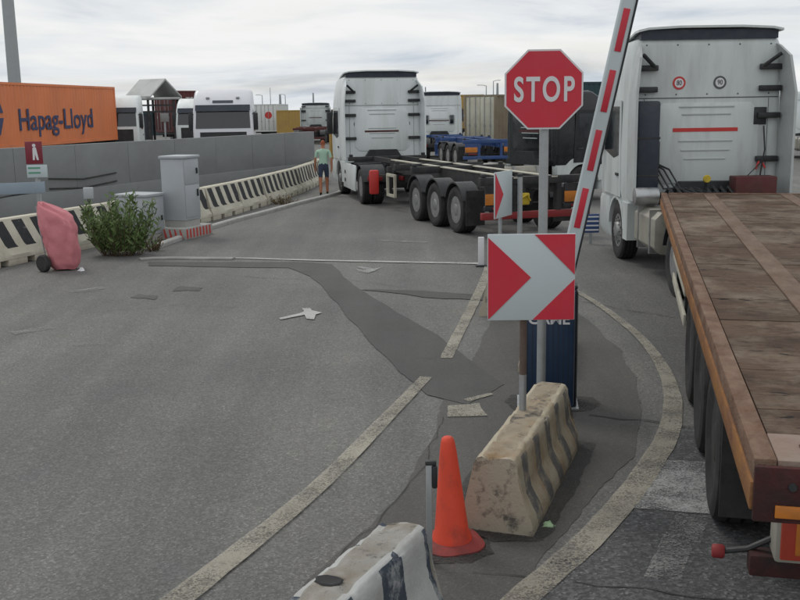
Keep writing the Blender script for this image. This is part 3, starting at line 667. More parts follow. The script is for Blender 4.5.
# ------------------------------------------------------------------ cab-over tractor unit
def tractor(label, loc, yaw, paint='white', top=3.70, spoiler=True, defl=True, lower=None, rear='plain', skirt=False, rearwheels=True, group=None, front=False, archth=.05):
    lower = lower or paint
    t = thing('tractor_truck', label, 'truck', loc, yaw, group)
    dz = top-3.70
    bm = bmn()
    loft(bm, [rring(1.02, 1.21, 1.38, -.90, .10), rring(1.2, 1.235, 1.41, -.90, .12), rring(1.9, 1.24, 1.40, -.90, .12), rring(2.75+dz*.4, 1.22, 1.17, -.90, .12),
              rring(2.95+dz*.5, 1.215, 1.08, -.90, .13), rring(3.30+dz*.8, 1.205, .84, -.90, .13), rring(3.56+dz, 1.185, .56, -.90, .14), rring(3.66+dz, 1.15, .42, -.89, .15), rring(3.70+dz, 1.08, .32, -.85, .16)])
    part('cab', bm, paint, t, ang=40)
    # front: bumper, windscreen, visor, grille, lamps
    bm = bmn(); loft(bm, [rring(.32, 1.18, 1.40, .60, .10), rring(.45, 1.235, 1.47, .60, .14), rring(.95, 1.24, 1.46, .60, .14), rring(1.03, 1.22, 1.40, .60, .1)]); part('bumper', bm, lower, t)
    zt = 2.70+dz*.4; yt = 1.19
    def slab(name, mat, x0, x1, z0, y0, z1, y1, th=.012, xt=None):
        bm = bmn(); xt = xt if xt is not None else 0
        a = [(x0, y0, z0), (x1, y0, z0), (x1-xt, y1, z1), (x0+xt, y1, z1)]; b = [(p[0], p[1]+th, p[2]) for p in a]
        loft(bm, [a, b]); return part(name, bm, mat, t)
    ws = slab('windscreen', 'glass', -1.12, 1.12, 1.93, 1.40, zt, yt, xt=.03)
    slab('sun_visor', 'navy', -1.12, 1.12, zt+.02, 1.20, zt+.26, 1.06, .10)
    slab('grille', 'dark', -.95, .95, 1.08, 1.405, 1.78, 1.40, .02)
    for s_ in (-1, 1):
        bx('headlight', 'alu', t, s_*1.0-.16, s_*1.0+.16, 1.455, 1.475, .62, .82, .01)
        m_ = bx('mirror', 'dark', t, s_*1.34-.09, s_*1.34+.09, 1.02, 1.16, 1.85, 2.55, .03)
        bm = bmn(); tube(bm, [(s_*1.2, 1.15, 2.5), (s_*1.36, 1.12, 2.62), (s_*1.36, 1.1, 2.4)], .02, 6); part('mirror_arm', bm, 'dark', m_)
        # door with window
        xs = s_*1.243
        bm = bmn(); prism(bm, [(.98, 1.10), (1.05, 1.9), (.82, 2.72+dz*.3), (-.28, 2.72+dz*.3), (-.34, 1.10)], 'x', xs-.008*s_, xs+.008*s_); dr = part('door', bm, paint, t)
        bm = bmn(); prism(bm, [(.98, 1.86), (.76, 2.62+dz*.3), (-.18, 2.62+dz*.3), (-.18, 1.80), (.2, 1.74)], 'x', xs+.006*s_, xs+.012*s_); part('side_window', bm, 'glass', dr)
        bx('handle', 'dark', dr, min(xs+.008*s_, xs+.03*s_), max(xs+.008*s_, xs+.03*s_), -.22, -.02, 1.45, 1.50, .006)
        arc_guard(t, 'wheel_arch', lower, min(s_*.85, s_*1.24), max(s_*.85, s_*1.24), 0, .5, .56, 8, 172, archth)
        bm = bmn(); prism(bm, [(-.56, .42), (-.86, .42), (-.89, 1.04), (-.45, 1.04), (-.55, .8)], 'x', s_*1.0, s_*1.235); part('rear_fender', bm, lower, t)
        if defl:
            bm = bmn(); loft(bm, [[(s_*1.20, -.86, 1.12), (s_*1.26, -.86, 1.12), (s_*1.27, -1.42, 1.12), (s_*1.23, -1.42, 1.12)], [(s_*1.20, -.86, 2.8), (s_*1.26, -.86, 2.8), (s_*1.27, -1.42, 2.8), (s_*1.23, -1.42, 2.8)],
                                  [(s_*1.13, -.86, 3.45+dz), (s_*1.18, -.86, 3.45+dz), (s_*1.20, -1.30, 3.38+dz), (s_*1.16, -1.30, 3.38+dz)], [(s_*1.08, -.84, 3.6+dz), (s_*1.12, -.84, 3.6+dz), (s_*1.14, -1.0, 3.55+dz), (s_*1.10, -1.0, 3.55+dz)]])
            df = part('side_deflector', bm, 'wgrey' if rear == 'big' else paint, t)
            for z in (1.75, 2.45, 2.88, 3.22+dz):
                bm = bmn(); x0, x1 = sorted((s_*.82, s_*1.18)); box(bm, x0, x1, -1.0, -.92, z-.045, z+.045, .015)
                if z > 3.1: tube(bm, [(s_*.86, -.97, z), (s_*1.10, -1.12, z+.2)], .032, 6)
                part('bracket', bm, 'dark', df)
    if front:
        slab('roof_slot', 'navy', -.42, .42, 3.08+dz*.6, 1.0, 3.20+dz*.7, .90, .03)
        for s_ in (-1, 1): bx('roof_lamp', 'alu', t, s_*.62-.07, s_*.62+.07, .80, .92, 3.28+dz*.8, 3.36+dz*.8, .01)
    if rear == 'low':
        for s_ in (-1, 1): bx('rear_window', 'glass', t, s_*.68-.13, s_*.68+.13, -.93, -.897, 1.75, 2.25, .06)
    # rear wall details
    bx('rear_seam', 'seam', t, -1.16, 1.16, -.906, -.898, 2.735, 2.75)
    bm = bmn(); prism(bm, [(-.72, 2.66), (.72, 2.66), (.86, 2.5), (.86, 1.5), (.72, 1.36), (-.72, 1.36), (-.86, 1.5), (-.86, 2.5)], 'y', -.918, -.897, .006); pn = part('rear_panel', bm, paint, t)
    for z, hw in ((2.60, .45), (2.48, .40), (2.05, .44), (1.90, .40), (1.76, .34)):
        bx('rib', 'rib', pn, -hw, hw, -.932, -.916, z-.012, z+.012, .005)
    bx('stripe', 'red' if rear == 'big' else 'dred', pn, -.54 if rear == 'big' else -.55, .52, -.924, -.917, 2.20 if rear == 'big' else 1.93, 2.26 if rear == 'big' else 1.985)
    for x in (-1.02, 1.0): bx('rear_seam', 'seam', t, x, x+.008, -.905, -.899, 1.2, 2.73)
    for x in (-1.0, -.5, 0, .5, 1.0):
        for z in (2.80, 3.58+dz): 
            if rear != 'plain': bm = bmn(); lathe(bm, [(.0, -.906), (.012, -.905), (.014, -.899)], 'y', 8, (x, 0, z)); part('rivet', bm, 'seam', t)
    if rear in ('big', 'mid'):
        zs = 2.98 if rear == 'big' else 2.18
        for x, txt, rg in ((-.46, '80', 'red'), (.20, '90', 'seam')) if rear == 'big' else ((-.78, '80', 'seam'), (.78, '90', 'seam')):
            b1 = bmn(); lathe(b1, [(.0, .0), (.105, .0), (.105, .006), (.0, .006)], 'y', 24); st = part('speed_sticker', b1, rg, t, (x, -.908, zs))
            b2 = bmn(); lathe(b2, [(.0, .0), (.074, .0), (.074, .004), (.0, .004)], 'y', 24); part('disc', b2, 'stopwhite', st, (0, -.004, 0))
            text('numerals', txt, .11, 'dark', st, (0, -.0055, 0), (PI/2, 0, 0), .8)
    if rear == 'big':
        part('lower_apron', prism(bmn(), [(-.98, 1.02), (-.90, 1.34), (-.88, 1.34), (-.88, 1.02)], 'x', -.80, .99), 'wgrey', t)
        bm = bmn(); tube(bm, [(.93, -.95, 2.28), (.95, -1.0, 1.9), (.90, -.99, 1.5), (.92, -1.02, 1.1)], .012, 6); part('cable', bm, 'dark', t)
        bx('grab_handle', 'dark', t, -.78, -.75, -.97, -.92, 1.55, 2.05, .01)
        bx('vent', 'dark', t, .77, .98, -.925, -.899, 2.30, 2.58, .01)
        bm = bmn(); box(bm, -1.18, -.82, -1.22, -.90, 1.18, 2.70, .04)
        ai = part('air_intake', bm, 'navy', t)
        for z in (1.5, 2.1): bx('clamp_band', 'dark', ai, -1.186, -.814, -1.226, -.91, z, z+.03)
    if spoiler:
        bm = bmn(); rings = []
        for y, z in ((.1, 3.70+dz), (-.3, 3.80+dz), (-.75, 3.865+dz), (-1.0, 3.875+dz)):
            rings.append([(x, y, z - .06*abs(x/1.16)**6) for x in (-1.16, -1.0, -.5, 0, .5, 1.0, 1.16)] + [(x, y, z-.035 - .06*abs(x/1.16)**6) for x in (1.16, 1.0, .5, 0, -.5, -1.0, -1.16)])
        loft(bm, rings); part('roof_spoiler', bm, paint, t)
        bx('spoiler_recess', 'navy', t, -1.1, 1.1, -.925, -.45, 3.665+dz, 3.82+dz)
    bm = bmn(); prism(bm, [(-.9, 1.02), (.9, 1.02), (.9, 1.16), (.55, 1.20), (.42, 1.40), (-.42, 1.40), (-.55, 1.20), (-.9, 1.16)], 'y', -1.12, -.86); part('engine_cover', bm, 'dark', t)
    # chassis
    bm = bmn()
    for x in (-.42, .34): box(bm, x, x+.08, -4.55, 1.0, .72, 1.0)
    for y in (-4.5, -3.0, -1.6, 0): box(bm, -.36, .36, y, y+.1, .76, .96)
    part('chassis_frame', bm, 'frame', t)
    bm = bmn(); box(bm, -.98, .98, -.06, .06, .44, .56); box(bm, -.9, .9, -3.77, -3.63, .42, .6); part('axle', bm, 'frame', t)
    bm = bmn(); box(bm, -.36, .36, -.85, 1.2, .35, 1.05); part('engine', bm, 'frame', t)
    bm = bmn(); prism(bm, [(-.45, -3.5), (-.12, -3.85), (.12, -3.85), (.45, -3.5), (.45, -2.95), (-.45, -2.95)], 'z', 1.03, 1.12, .02); box(bm, -.4, .4, -3.4, -3.1, .98, 1.04); part('fifth_wheel', bm, 'frame', t)
    for s_ in (-1, 1):
        wheel(t, 's', s_*1.06, 0, s_)
        if rearwheels:
            wheel(t, 'd', s_*1.07, -3.7, s_); wheel(t, 's', s_*.75, -3.7, -s_)
        arc_guard(t, 'mudguard', 'dark', min(s_*.58, s_*1.23), max(s_*.58, s_*1.23), -3.7, .5, .57, 15, 165)
        bx('tail_light', 'lens', t, s_*.95-.2, s_*.95+.2, -4.62, -4.56, .70, .82, .01)
    bm = bmn(); box(bm, -1.15, 1.15, -4.56, -4.50, .66, .86, .01); part('rear_crossmember', bm, 'frame', t)
    if skirt:
        for s_ in (-1, 1):
            sk = part('side_skirt', prism(bmn(), [(-.87, .30), (-2.95, .30), (-3.02, 1.04), (-.87, 1.04)], 'x', s_*1.19, s_*1.24, .01), lower, t)
            for z in (.48, .72): bx('step_recess', 'dark', sk, min(s_*1.235, s_*1.246), max(s_*1.235, s_*1.246), -1.35, -1.15, z, z+.1)
        bx('catwalk', 'frame', t, -.98, .98, -2.3, -1.2, 1.0, 1.04)
    else:
        for s_ in (-1, 1):
            bm = bmn(); x0, x1 = sorted((s_*.62, s_*1.2)); prism(bm, [(x0+.1, .42), (x1-.1, .42), (x1, .52), (x1, .95), (x1-.1, 1.05), (x0+.1, 1.05), (x0, .95), (x0, .52)], 'y', -2.55, -1.25, .015); ft = part('fuel_tank', bm, 'tank', t)
            for y in (-2.3, -1.55): bx('strap', 'alu', ft, x0-.012, x1+.012, y, y+.05, .40, 1.07)
            if s_ < 0 and rear == 'big':
                bm = bmn(); lathe(bm, [(.0, -1.32), (.13, -1.3), (.14, -1.24), (.14, -.98), (.13, -.93), (.0, -.92)], 'x', 20, (-.02 if 0 else .0, -1.62, 1.22)); o = part('air_tank', bm, 'alu', t)
    return t

# ------------------------------------------------------------------ the flatbed and its tractor on the right
TR = tractor('white truck with air intake hitched to the wooden flatbed, cab rear at right', (5.03, 17.45, 0), 0.0, 'white', 3.70, rear='big')
# couplings behind the cab
bm = bmn()
for k in range(4):
    x = -.78+.09*k
    tube(bm, [(x-.3, -.93, 1.85-.05*k), (x-.1, -1.05, 1.6), (x+.05, -1.2, 1.3), (x+.25, -1.35, 1.32), (x+.5, -1.5, 1.22)], .016, 6)
for k in range(9):
    tube(bm, [(-.75+k*.12, -1.3, 1.15), (-.7+k*.12, -1.38, 1.32+.08*nz(k*1.3, 2)), (-.62+k*.12, -1.5, 1.2)], .03, 6)
part('air_hose', bm, 'dark', TR)
bm = bmn(); box(bm, -.8, .25, -1.5, -1.25, 1.05, 1.25, .02); part('coupling_plate', bm, 'dark', TR)
bm = bmn(); lathe(bm, [(.0, -.03), (.055, -.03), (.065, 0), (.055, .03), (.0, .035)], 'y', 16); part('coupling_cap', bm, 'yellow', TR, (-.12, -1.48, 1.47))
bm = bmn(); tube(bm, [(-.12, -1.46, 1.47), (-.12, -1.4, 1.2)], .02, 6); part('coupling_stem', bm, 'dark', TR)
bx('tool_box', 'dred', TR, .32, .98, -1.55, -1.2, 1.04, 1.50, .02)
bm = bmn(); tube(bm, [(.95, -.98, 1.74), (.6, -1.15, 1.45), (.4, -1.3, 1.3)], .008, 5); part('cable', bm, 'frame', TR)
bm = bmn(); tube(bm, [(.88, -.98, 1.74), (.82, -1.0, 1.58)], .018, 5); tube(bm, [(.9, -.98, 1.74), (.97, -1.0, 1.6)], .018, 5); part('red_strap', bm, 'red', TR)

FY = math.radians(12.9); FL = 12.15; DZ = 1.30
fb = thing('flatbed_trailer', 'long flatbed trailer with weathered wooden deck and rusty edges at right', 'trailer', (2.57, 3.37, 0), -FY)
MT['board'].node_tree.nodes['deck'].object = fb
bm = bmn()
for x in (-.50, .40): box(bm, x, x+.10, .35, FL-.2, .78, 1.20)
for k in range(16): box(bm, -1.12, 1.12, .5+k*.75, .58+k*.75, 1.08, 1.215)
part('chassis_frame', bm, 'frame', fb)
bx('deck_sheet', 'frame', fb, -1.16, 1.16, .05, FL-.05, 1.218, 1.245)
for s_ in (-1, 1):
    x0, x1 = sorted((s_*1.165, s_*1.25))
    sr = part('side_rail', box(bmn(), x0, x1, .012, FL, 1.20, DZ+.006, .008), 'rust', fb)
    x0, x1 = sorted((s_*1.225, s_*1.262)); bx('edge_strip', 'rusto', sr, x0, x1, .0, FL-.02, 1.10, 1.215, .006)
    bx('steel_strip', 'strip', fb, s_*.55-.085, s_*.55+.085, .35, FL-.12, 1.246, DZ+.002, .004)
bx('front_sill', 'rust', fb, -1.14, 1.14, FL-.11, FL+.0, 1.10, DZ+.004, .006)
rp = bx('rear_plate', 'rustp', fb, -1.163, 1.163, .01, .345, 1.246, DZ+.004, .004)
for x in (-.92, .92):
    bm = bmn(); lathe(bm, [(.05, 0), (.055, .012), (.02, .02), (.0, .022)], 'z', 12); box(bm, -.14, .14, -.03, .03, .0, .008); part('lashing_ring', bm, 'dred', rp, (x, .17, DZ+.002))
    for d_ in (-.11, .11):
        bm = bmn(); lathe(bm, [(.0, 0), (.022, 0), (.022, .014), (.0, .014)], 'z', 10); part('bolt', bm, 'dark', rp, (x+d_, .17, DZ+.002))
# boards: three columns of short cross boards in five bays
cols = ((-1.157, -.642, 0.0), (-.462, .462, .9), (.642, 1.157, .35))
bays = 5; bl = (FL-.12-.355)/bays; nb = 6; wv = bl/nb
for ci, (x0, x1, off) in enumerate(cols):
    me_b = mesh_of('board', box(bmn(), x0, x1, 0, 1, 1.246, DZ-.006), 'board')
    for b_ in range(bays):
        ws_ = [1+.55*nz(ci*3.1+k*1.9, b_*2.7, 8) for k in range(nb)]; tot = sum(ws_); yy = .356+b_*bl
        for k in range(nb):
            w_ = ws_[k]/tot*(bl-.014)
            o = place('board', me_b, fb, (0, yy+.0015, .005*nz(ci*7+b_, k*1.7)), (0, .002*nz(k, b_, ci), 0)); o.scale = (1, w_-.003, 1)
            yy += w_
bx('rear_sill', 'sill', fb, -1.25, 1.25, -.02, .008, 1.06, 1.285, .008)
for x in (-.95, .95):
    bx('amber_plate', 'ambw', fb, x-.22, x+.22, -.032, -.0215, 1.085, 1.135, .003)
    bx('red_lamp', 'lens', fb, x-.09, x+.13, -.034, -.0215, 1.18, 1.25, .006)
    for d_ in (-.16, .2):
        bm = bmn(); lathe(bm, [(.0, -.03), (.015, -.03), (.018, -.0215)], 'y', 10); part('bolt', bm, 'dark', fb, (x+d_, 0, 1.21))
# underrun bar with lamp boxes
bx('underrun_bar', 'sill', fb, -1.12, 1.12, .98, 1.10, .36, .47, .012)
for x in (-.3, .3): bx('underrun_post', 'frame', fb, x-.05, x+.05, 1.0, 1.08, .47, 1.1)
for s_ in (-1, 1):
    x0, x1 = sorted((s_*.46, s_*1.02))
    lb = bx('lamp_box', 'tank', fb, x0, x1, .90, 1.08, .475, .76, .02)
    bx('red_border', 'redw', lb, x0+.025, x1-.004, .885, 1.0, .50, .770, .006)
    bx('amber_panel', 'ambw', lb, x0+.09, x1-.06, .878, .888, .53, .72, .004)
    bm = bmn(); tube(bm, [(s_*1.0, 1.04, .55), (s_*1.12, 1.06, .47), (s_*1.23, 1.08, .44)], .016, 8); a_ = part('lamp_arm', bm, 'dark', fb)
    bm = bmn(); lathe(bm, [(.0, -.03), (.03, -.03), (.036, -.02), (.036, .02), (.03, .03), (.0, .03)], 'x', 14); part('marker_lamp', bm, 'redd', fb, (s_*1.26, 1.08, .435))
bm = bmn()
for y in (2.62, 3.93, 5.24): box(bm, -.85, .85, y-.07, y+.07, .43, .58); box(bm, -.62, -.42, y-.3, y+.3, .56, .80); box(bm, .42, .62, y-.3, y+.3, .56, .80)
part('axle', bm, 'frame', fb)
for y in (2.62, 3.93, 5.24):
    for s_ in (-1, 1): wheel(fb, 't', s_*.995, y, s_, .5, True)
for s_ in (-1, 1):
    bx('mud_flap', 'rubber', fb, s_*.98-.2, s_*.98+.2, 1.95, 1.965, .26, .98)
    bx('mudguard', 'dark', fb, s_*.99-.21, s_*.99+.21, 1.95, 5.9, 1.04, 1.07, .008)
    bx('landing_leg', 'frame', fb, s_*.9-.07, s_*.9+.07, 9.0, 9.14, .3, 1.09, .01)
    for z in (.50, .80):
        x0, x1 = sorted((s_*1.16, s_*1.19)); bx('side_guard', 'creamrail', fb, x0, x1, 6.1, 8.7, z, z+.12, .008)
    for y in (6.5, 8.3):
        x0, x1 = sorted((s_*1.10, s_*1.158)); bx('guard_post', 'frame', fb, x0, x1, y-.03, y+.03, .48, 1.09)

# ------------------------------------------------------------------ skeletal container trailers
def skeletal(label, loc, yaw, L, col='frame', rail='creamrail', bumper='redd', detail=True, wheels=True, axle0=1.55):
    t = thing('container_trailer', label, 'trailer', loc, yaw)
    bm = bmn()
    for x in (-.47, .37): box(bm, x, x+.10, .1, L-1.9, .92, 1.22); box(bm, x, x+.10, L-2.0, L, 1.14, 1.26)
    for k in range(7): box(bm, -.4, .4, .5+k*(L-1)/6.5, .58+k*(L-1)/6.5, .98, 1.18)
    part('chassis_frame', bm, col, t)
    for x in (-.42, .42): bx('top_rail', rail, t, x-.07, x+.07, .05, L-2.0, 1.222, 1.25, .006)
    for y in (.06, L*.42, L*.55, L-.2):
        b_ = bx('bolster', col, t, -1.2, 1.2, y, y+.14, 1.10 if y < L-1 else 1.14, 1.26, .012)
        if detail:
            for s_ in (-1, 1): bx('twist_lock', 'frame', b_, s_*1.12-.05, s_*1.12+.05, y+.02, y+.12, 1.262, 1.33, .012)
    bx('underrun_bar', bumper, t, -1.2, 1.2, -.02, .10, .42, .56, .012)
    if detail:
        for x in (-.5, .5): bx('underrun_post', col, t, x-.05, x+.05, .0, .08, .56, 1.1)
        for s_ in (-1, 1):
            bx('amber_plate', 'ambw', t, s_*.87-.27, s_*.87+.27, -.05, -.025, .72, .94, .006)
            bx('lamp_bar', 'dark', t, s_*.87-.28, s_*.87+.28, -.03, .05, .60, .70, .01)
            bx('red_lamp', 'lens', t, s_*.87-.12, s_*.87+.24, -.045, -.031, .62, .68, .005)
            bx('plate_bracket', col, t, s_*.87-.26, s_*.87+.26, -.024, .03, .705, 1.10)
    for k in range(3):
        y = axle0+1.31*k
        bm = bmn(); box(bm, -.85, .85, y-.07, y+.07, .43, .58); box(bm, -.52, -.36, y-.25, y+.25, .55, .94); box(bm, .36, .52, y-.25, y+.25, .55, .94); part('axle', bm, 'frame', t)
        if wheels:
            for s_ in (-1, 1):
                wheel(t, 't', s_*1.0, y, s_)
                arc_guard(t, 'mudguard', 'dark', min(s_*.8, s_*1.21), max(s_*.8, s_*1.21), y, .5, .56, 22, 158)
    if detail:
        for s_ in (-1, 1):
            bx('mud_flap', 'rubber', t, s_*1.0-.21, s_*1.0+.21, axle0-.72, axle0-.70, .22, .95)
            bm = bmn(); x = s_*.95
            for q in ((-.35, .35, .35, .42), (-.35, .35, .88, .95), (-.35, -.28, .42, .88), (.28, .35, .42, .88)): box(bm, x-.03, x+.03, L-3.5+q[0], L-3.5+q[1], q[2], q[3])
            part('side_frame', bm, rail, t)
            bx('landing_leg', col, t, s_*.75-.06, s_*.75+.06, L-2.75, L-2.63, .35, 1.1, .01)
    return t
MIDY = math.radians(12)
mid = tractor('white truck with red extinguisher box hauling the empty skeletal trailer', (-.66, 32.2, 0), MIDY, 'white2', 3.62, rear='mid', skirt=True)
bm = bmn(); box(bm, -1.12, -.86, -4.74, -4.58, .34, 1.0, .05); part('extinguisher_box', bm, 'red', mid)
sk1 = skeletal('empty skeletal container trailer with red rear bumper behind the STOP sign', (2.80, 20.25, 0), math.radians(17.8), 10.3)
bm = bmn(); box(bm, -.10, .10, -.08, .02, -.12, .12, .03); tube(bm, [(-.1, -.09, .02), (.02, -.11, .09), (.1, -.09, -.03)], .02, 6); part('strap_reel', bm, 'yellow', sk1, (-.30, -.03, .82))
bx('reel_bracket', 'frame', sk1, -.36, -.28, -.03, .05, .9, 1.1)

# ------------------------------------------------------------------ shipping containers
def container(label, loc, yaw, L, col, H_=2.6, Wd=2.44, z0=1.27, base=True, doorcol=None, group=None):
    t = thing('shipping_container', label, 'container', (loc[0], loc[1], z0), yaw, group)
    h = Wd/2
    bm = bmn()
    for x in (-h, h-.12):
        for y in (0, L-.12): box(bm, x, x+.12, y, y+.12, 0, H_)
        box(bm, x, x+.12, .12, L-.12, 0, .14); box(bm, x, x+.12, .12, L-.12, H_-.1, H_)
    for y in (0, L-.12): box(bm, -h+.12, h-.12, y, y+.12, 0, .14); box(bm, -h+.12, h-.12, y, y+.12, H_-.1, H_)
    part('frame', bm, col, t)
    n = int((L-.24)/.28); p = (L-.24)/n
    for s_ in (-1, 1):
        prof = []
        for k in range(n):
            y = .12+k*p; prof += [(y, .0), (y+p*.25, .0), (y+p*.5, .036), (y+p*.75, .036)]
        prof.append((L-.12, 0))
        bm = bmn(); loft(bm, [[(s_*(h-.015-d), y, .13) for y, d in prof], [(s_*(h-.015-d), y, H_-.09) for y, d in prof]], False, False); part('side_panel', bm, col, t)
    n = 8; p = (Wd-.24)/n; prof = []
    for k in range(n): x = -h+.12+k*p; prof += [(x, 0), (x+p*.25, 0), (x+p*.5, .036), (x+p*.75, .036)]
    prof.append((h-.12, 0))
    bm = bmn(); loft(bm, [[(x, L-.02-d, .13) for x, d in prof], [(x, L-.02-d, H_-.09) for x, d in prof]], False, False); part('end_panel', bm, col, t)
    bx('roof', col, t, -h+.1, h-.1, .1, L-.1, H_-.05, H_-.02)
    bx('floor', 'frame', t, -h+.1, h-.1, .1, L-.1, .03, .12)
    dc = doorcol or col
    for s_ in (-1, 1):
        x0, x1 = sorted((s_*.015, s_*(h-.125))); d = bx('door', dc, t, x0, x1, .02, .06, .15, H_-.11, .008)
        for k in (.32, .75):
            x = s_*(h-.125)*k; bm = bmn(); tube(bm, [(x, -.005, .1), (x, -.005, H_-.06)], .022, 6); box(bm, x-.05, x+.05, -.03, .02, .9, 1.05); part('locking_bar', bm, 'zinc', d)
    return t
# orange box behind the wall, seen on its long right side
OY = math.radians(-7.5)
oc = container('long orange shipping container with dark lettering behind the grey wall', (-17.15, 40.1), OY, 12.19, 'orange', 2.64)
text('lettering', 'Hapag-Lloyd', 1.28, 'hblue', oc, (1.222, 5.75, 1.08), (PI/2, 0, PI/2), 1.13, .006, .012)
bm = bmn()
for s_, o_ in ((1, 0.), ):
    prism(bm, [(-.25, 1.42), (.95, 1.42), (.62, 2.05), (-.25, 2.05)], 'x', 1.222, 1.23); prism(bm, [(-.25, 1.22), (.95, 1.22), (.62, .55), (-.25, .55)], 'x', 1.222, 1.23)
part('emblem', bm, 'hblue', oc)
skeletal('dark trailer under the orange container, mostly hidden by the grey wall', (-17.15, 40.2, 0), OY, 12.1, 'frame', 'frame', 'dred', False)

# ------------------------------------------------------------------ trucks and boxes beyond the wall
tractor('bluish white truck facing the camera, cab above the grey wall', (-7.35, 43.4, 0), PI+.10, 'lilac', 3.52, spoiler=False, defl=False, front=True)
tractor('white truck cab half hidden behind the bluish white one', (-10.75, 56, 0), PI+.05, 'white2', 3.32, spoiler=False, defl=False)
tractor('white truck with dark windscreen just right of the orange container', (-14.7, 53.5, 0), PI+.12, 'white2', 3.50, spoiler=False, defl=False)
mc = container('maroon shipping container behind the gabled canopy', (-16.0, 69.6), math.radians(-50), 6.06, 'maroon', 2.75)
text('lettering', 'TEX', .55, 'stopwhite', mc, (1.225, 1.6, 2.1), (PI/2, 0, PI/2), 1., .004)
skeletal('dark trailer under the maroon container', (-16.0, 69.6, 0), math.radians(-50), 6.5, 'frame', 'frame', 'dred', False)
t = thing('gate_canopy', 'small grey gabled canopy on steel posts beside the maroon container', 'canopy', (-15.75, 66, 0), .12)
bm = bmn(); prism(bm, [(-1.3, 3.62), (0, 4.72), (1.3, 3.62), (1.3, 3.52), (0, 4.60), (-1.3, 3.52)], 'x', -1.25, 1.25)
bmesh.ops.rotate(bm, cent=(0, 0, 0), matrix=Matrix.Rotation(PI/2, 3, 'Z'), verts=bm.verts[:]) if 0 else None
part('gable_roof', bm, 'roofg', t, rz=-.75)
bx('eaves_slab', 'roofg', t, -1.7, 1.7, -1.5, 1.5, 3.40, 3.54, .02)
for x in (-1.5, -.2, 1.4):
    for y in (-1.3, 1.3): bx('post', 'frame', t, x-.07, x+.07, y-.07, y+.07, 0, 3.41)
for z in (2.6, 3.0): bx('brace', 'frame', t, -1.5, 1.4, -1.34, -1.26, z, z+.1)
bx('booth', 'slate', t, -1.3, -.3, -1.1, 1.1, 0, 2.5, .02)
bx('lamp_housing', 'cgrey', t, .55, 1.05, -1.7, -1.42, 2.0, 2.55, .03); bx('lamp_post', 'zinc', t, .75, .85, -1.62, -1.52, 0, 2.02)

whc = container('pale container with a red disc behind the bluish white truck', (-12.75, 98), math.radians(-4), 6.06, 'cwhite2', 2.6, z0=.6)
bm = bmn(); lathe(bm, [(.0, -.012), (.34, -.012), (.34, -.002), (.0, -.002)], 'y', 24); part('red_disc', bm, 'red', whc, (.35, .02, 1.55))
skeletal('low dark trailer carrying the pale container with red disc', (-12.75, 98.2, -.62), math.radians(-4), 6.4, 'frame', 'frame', 'dred', False, False)
tn = container('ochre yellow container just left of the far white truck', (-11.2, 95), math.radians(-90)+.04, 6.06, 'tan', 2.6, z0=.0)
tractor('distant white truck seen from behind above the walking person', (-6.85, 86, 0), .03, 'white', 3.02, spoiler=True, defl=True)
skt = skeletal('dark red trailer behind the distant white truck', (-6.75, 77, 0), .02, 6.5, 'dred', 'dred', 'dred', False)
oc2 = container('narrow ochre container glimpsed left of the central white truck', (-2.5, 55), 0, 6.06, 'tan', 2.2, z0=.02)
# right of the central truck
tractor('white low roofed truck behind the central one, hitched to a blue trailer', (2.25, 55.5, 0), .0, 'white2', 3.32, spoiler=True, defl=False, rear='low')
skeletal('blue skeletal trailer with orange plates behind the low roofed truck', (4.0, 43.6, 0), math.radians(11.5), 9.3, 'trblue', 'trblue', 'trblue', True)
container('narrow ochre container between low roofed truck and cream container', (5.6, 80), 0, 6.06, 'tan', 2.6, z0=1.0)
skeletal('dark trailer under the narrow ochre container', (5.6, 80, -.27), 0, 6.3, 'frame', 'frame', 'dred', False)
container('weathered container with cream doors and khaki sides left of the STOP sign', (4.75, 58.5), math.radians(-48), 12.19, 'ctan', 2.7, z0=.62, doorcol='cwhite')
skeletal('dark trailer under the cream doored container', (4.75, 58.5, -.63), math.radians(-48), 12.1, 'frame', 'frame', 'dred', False, False)
container('dark slate container standing behind the STOP sign post', (7.0, 47), math.radians(-70), 6.06, 'slate', 2.5, z0=0)
container('dark red container behind the black truck', (7.6, 52), math.radians(-75), 6.06, 'maroon', 2.6, z0=.0)
container('dark teal container stacked on the dark red one right of the STOP sign', (8.3, 52.6), math.radians(-78), 6.06, 'teal', 1.2, z0=2.61)
tractor('black truck with pale wheel fenders behind the raised barrier arm', (4.55, 29.0, 0), math.radians(-62), 'blackcab', 3.05, spoiler=False, defl=False, lower='white', archth=.24)
tractor('white truck glimpsed at the right picture edge behind the flatbed truck', (20.0, 49.5, 0), -.05, 'white2', 3.15, spoiler=False, defl=False, rear='mid')
container('grey container in the far row behind the flatbed truck', (22.6, 70), math.radians(-85), 12.19, 'cgrey', 2.6, z0=0)
# far rows closing the yard
far = [(-60, 'cgrey', 'grey'), (-46, 'maroon', 'maroon'), (-32, 'teal', 'teal'), (6, 'cgrey', 'grey'), (20, 'slate', 'slate'), (34, 'tan', 'ochre'), (48, 'maroon', 'maroon')]
for i, (x, c, nm) in enumerate(far):
    container('%s container in the distant row, %s from the left' % (nm, ordn[i]), (x, 118+3*nz(i*2.2, 1)), math.radians(-90)+.02*nz(i, 4), 12.19, c, 2.6, z0=0, group='distant row of containers')

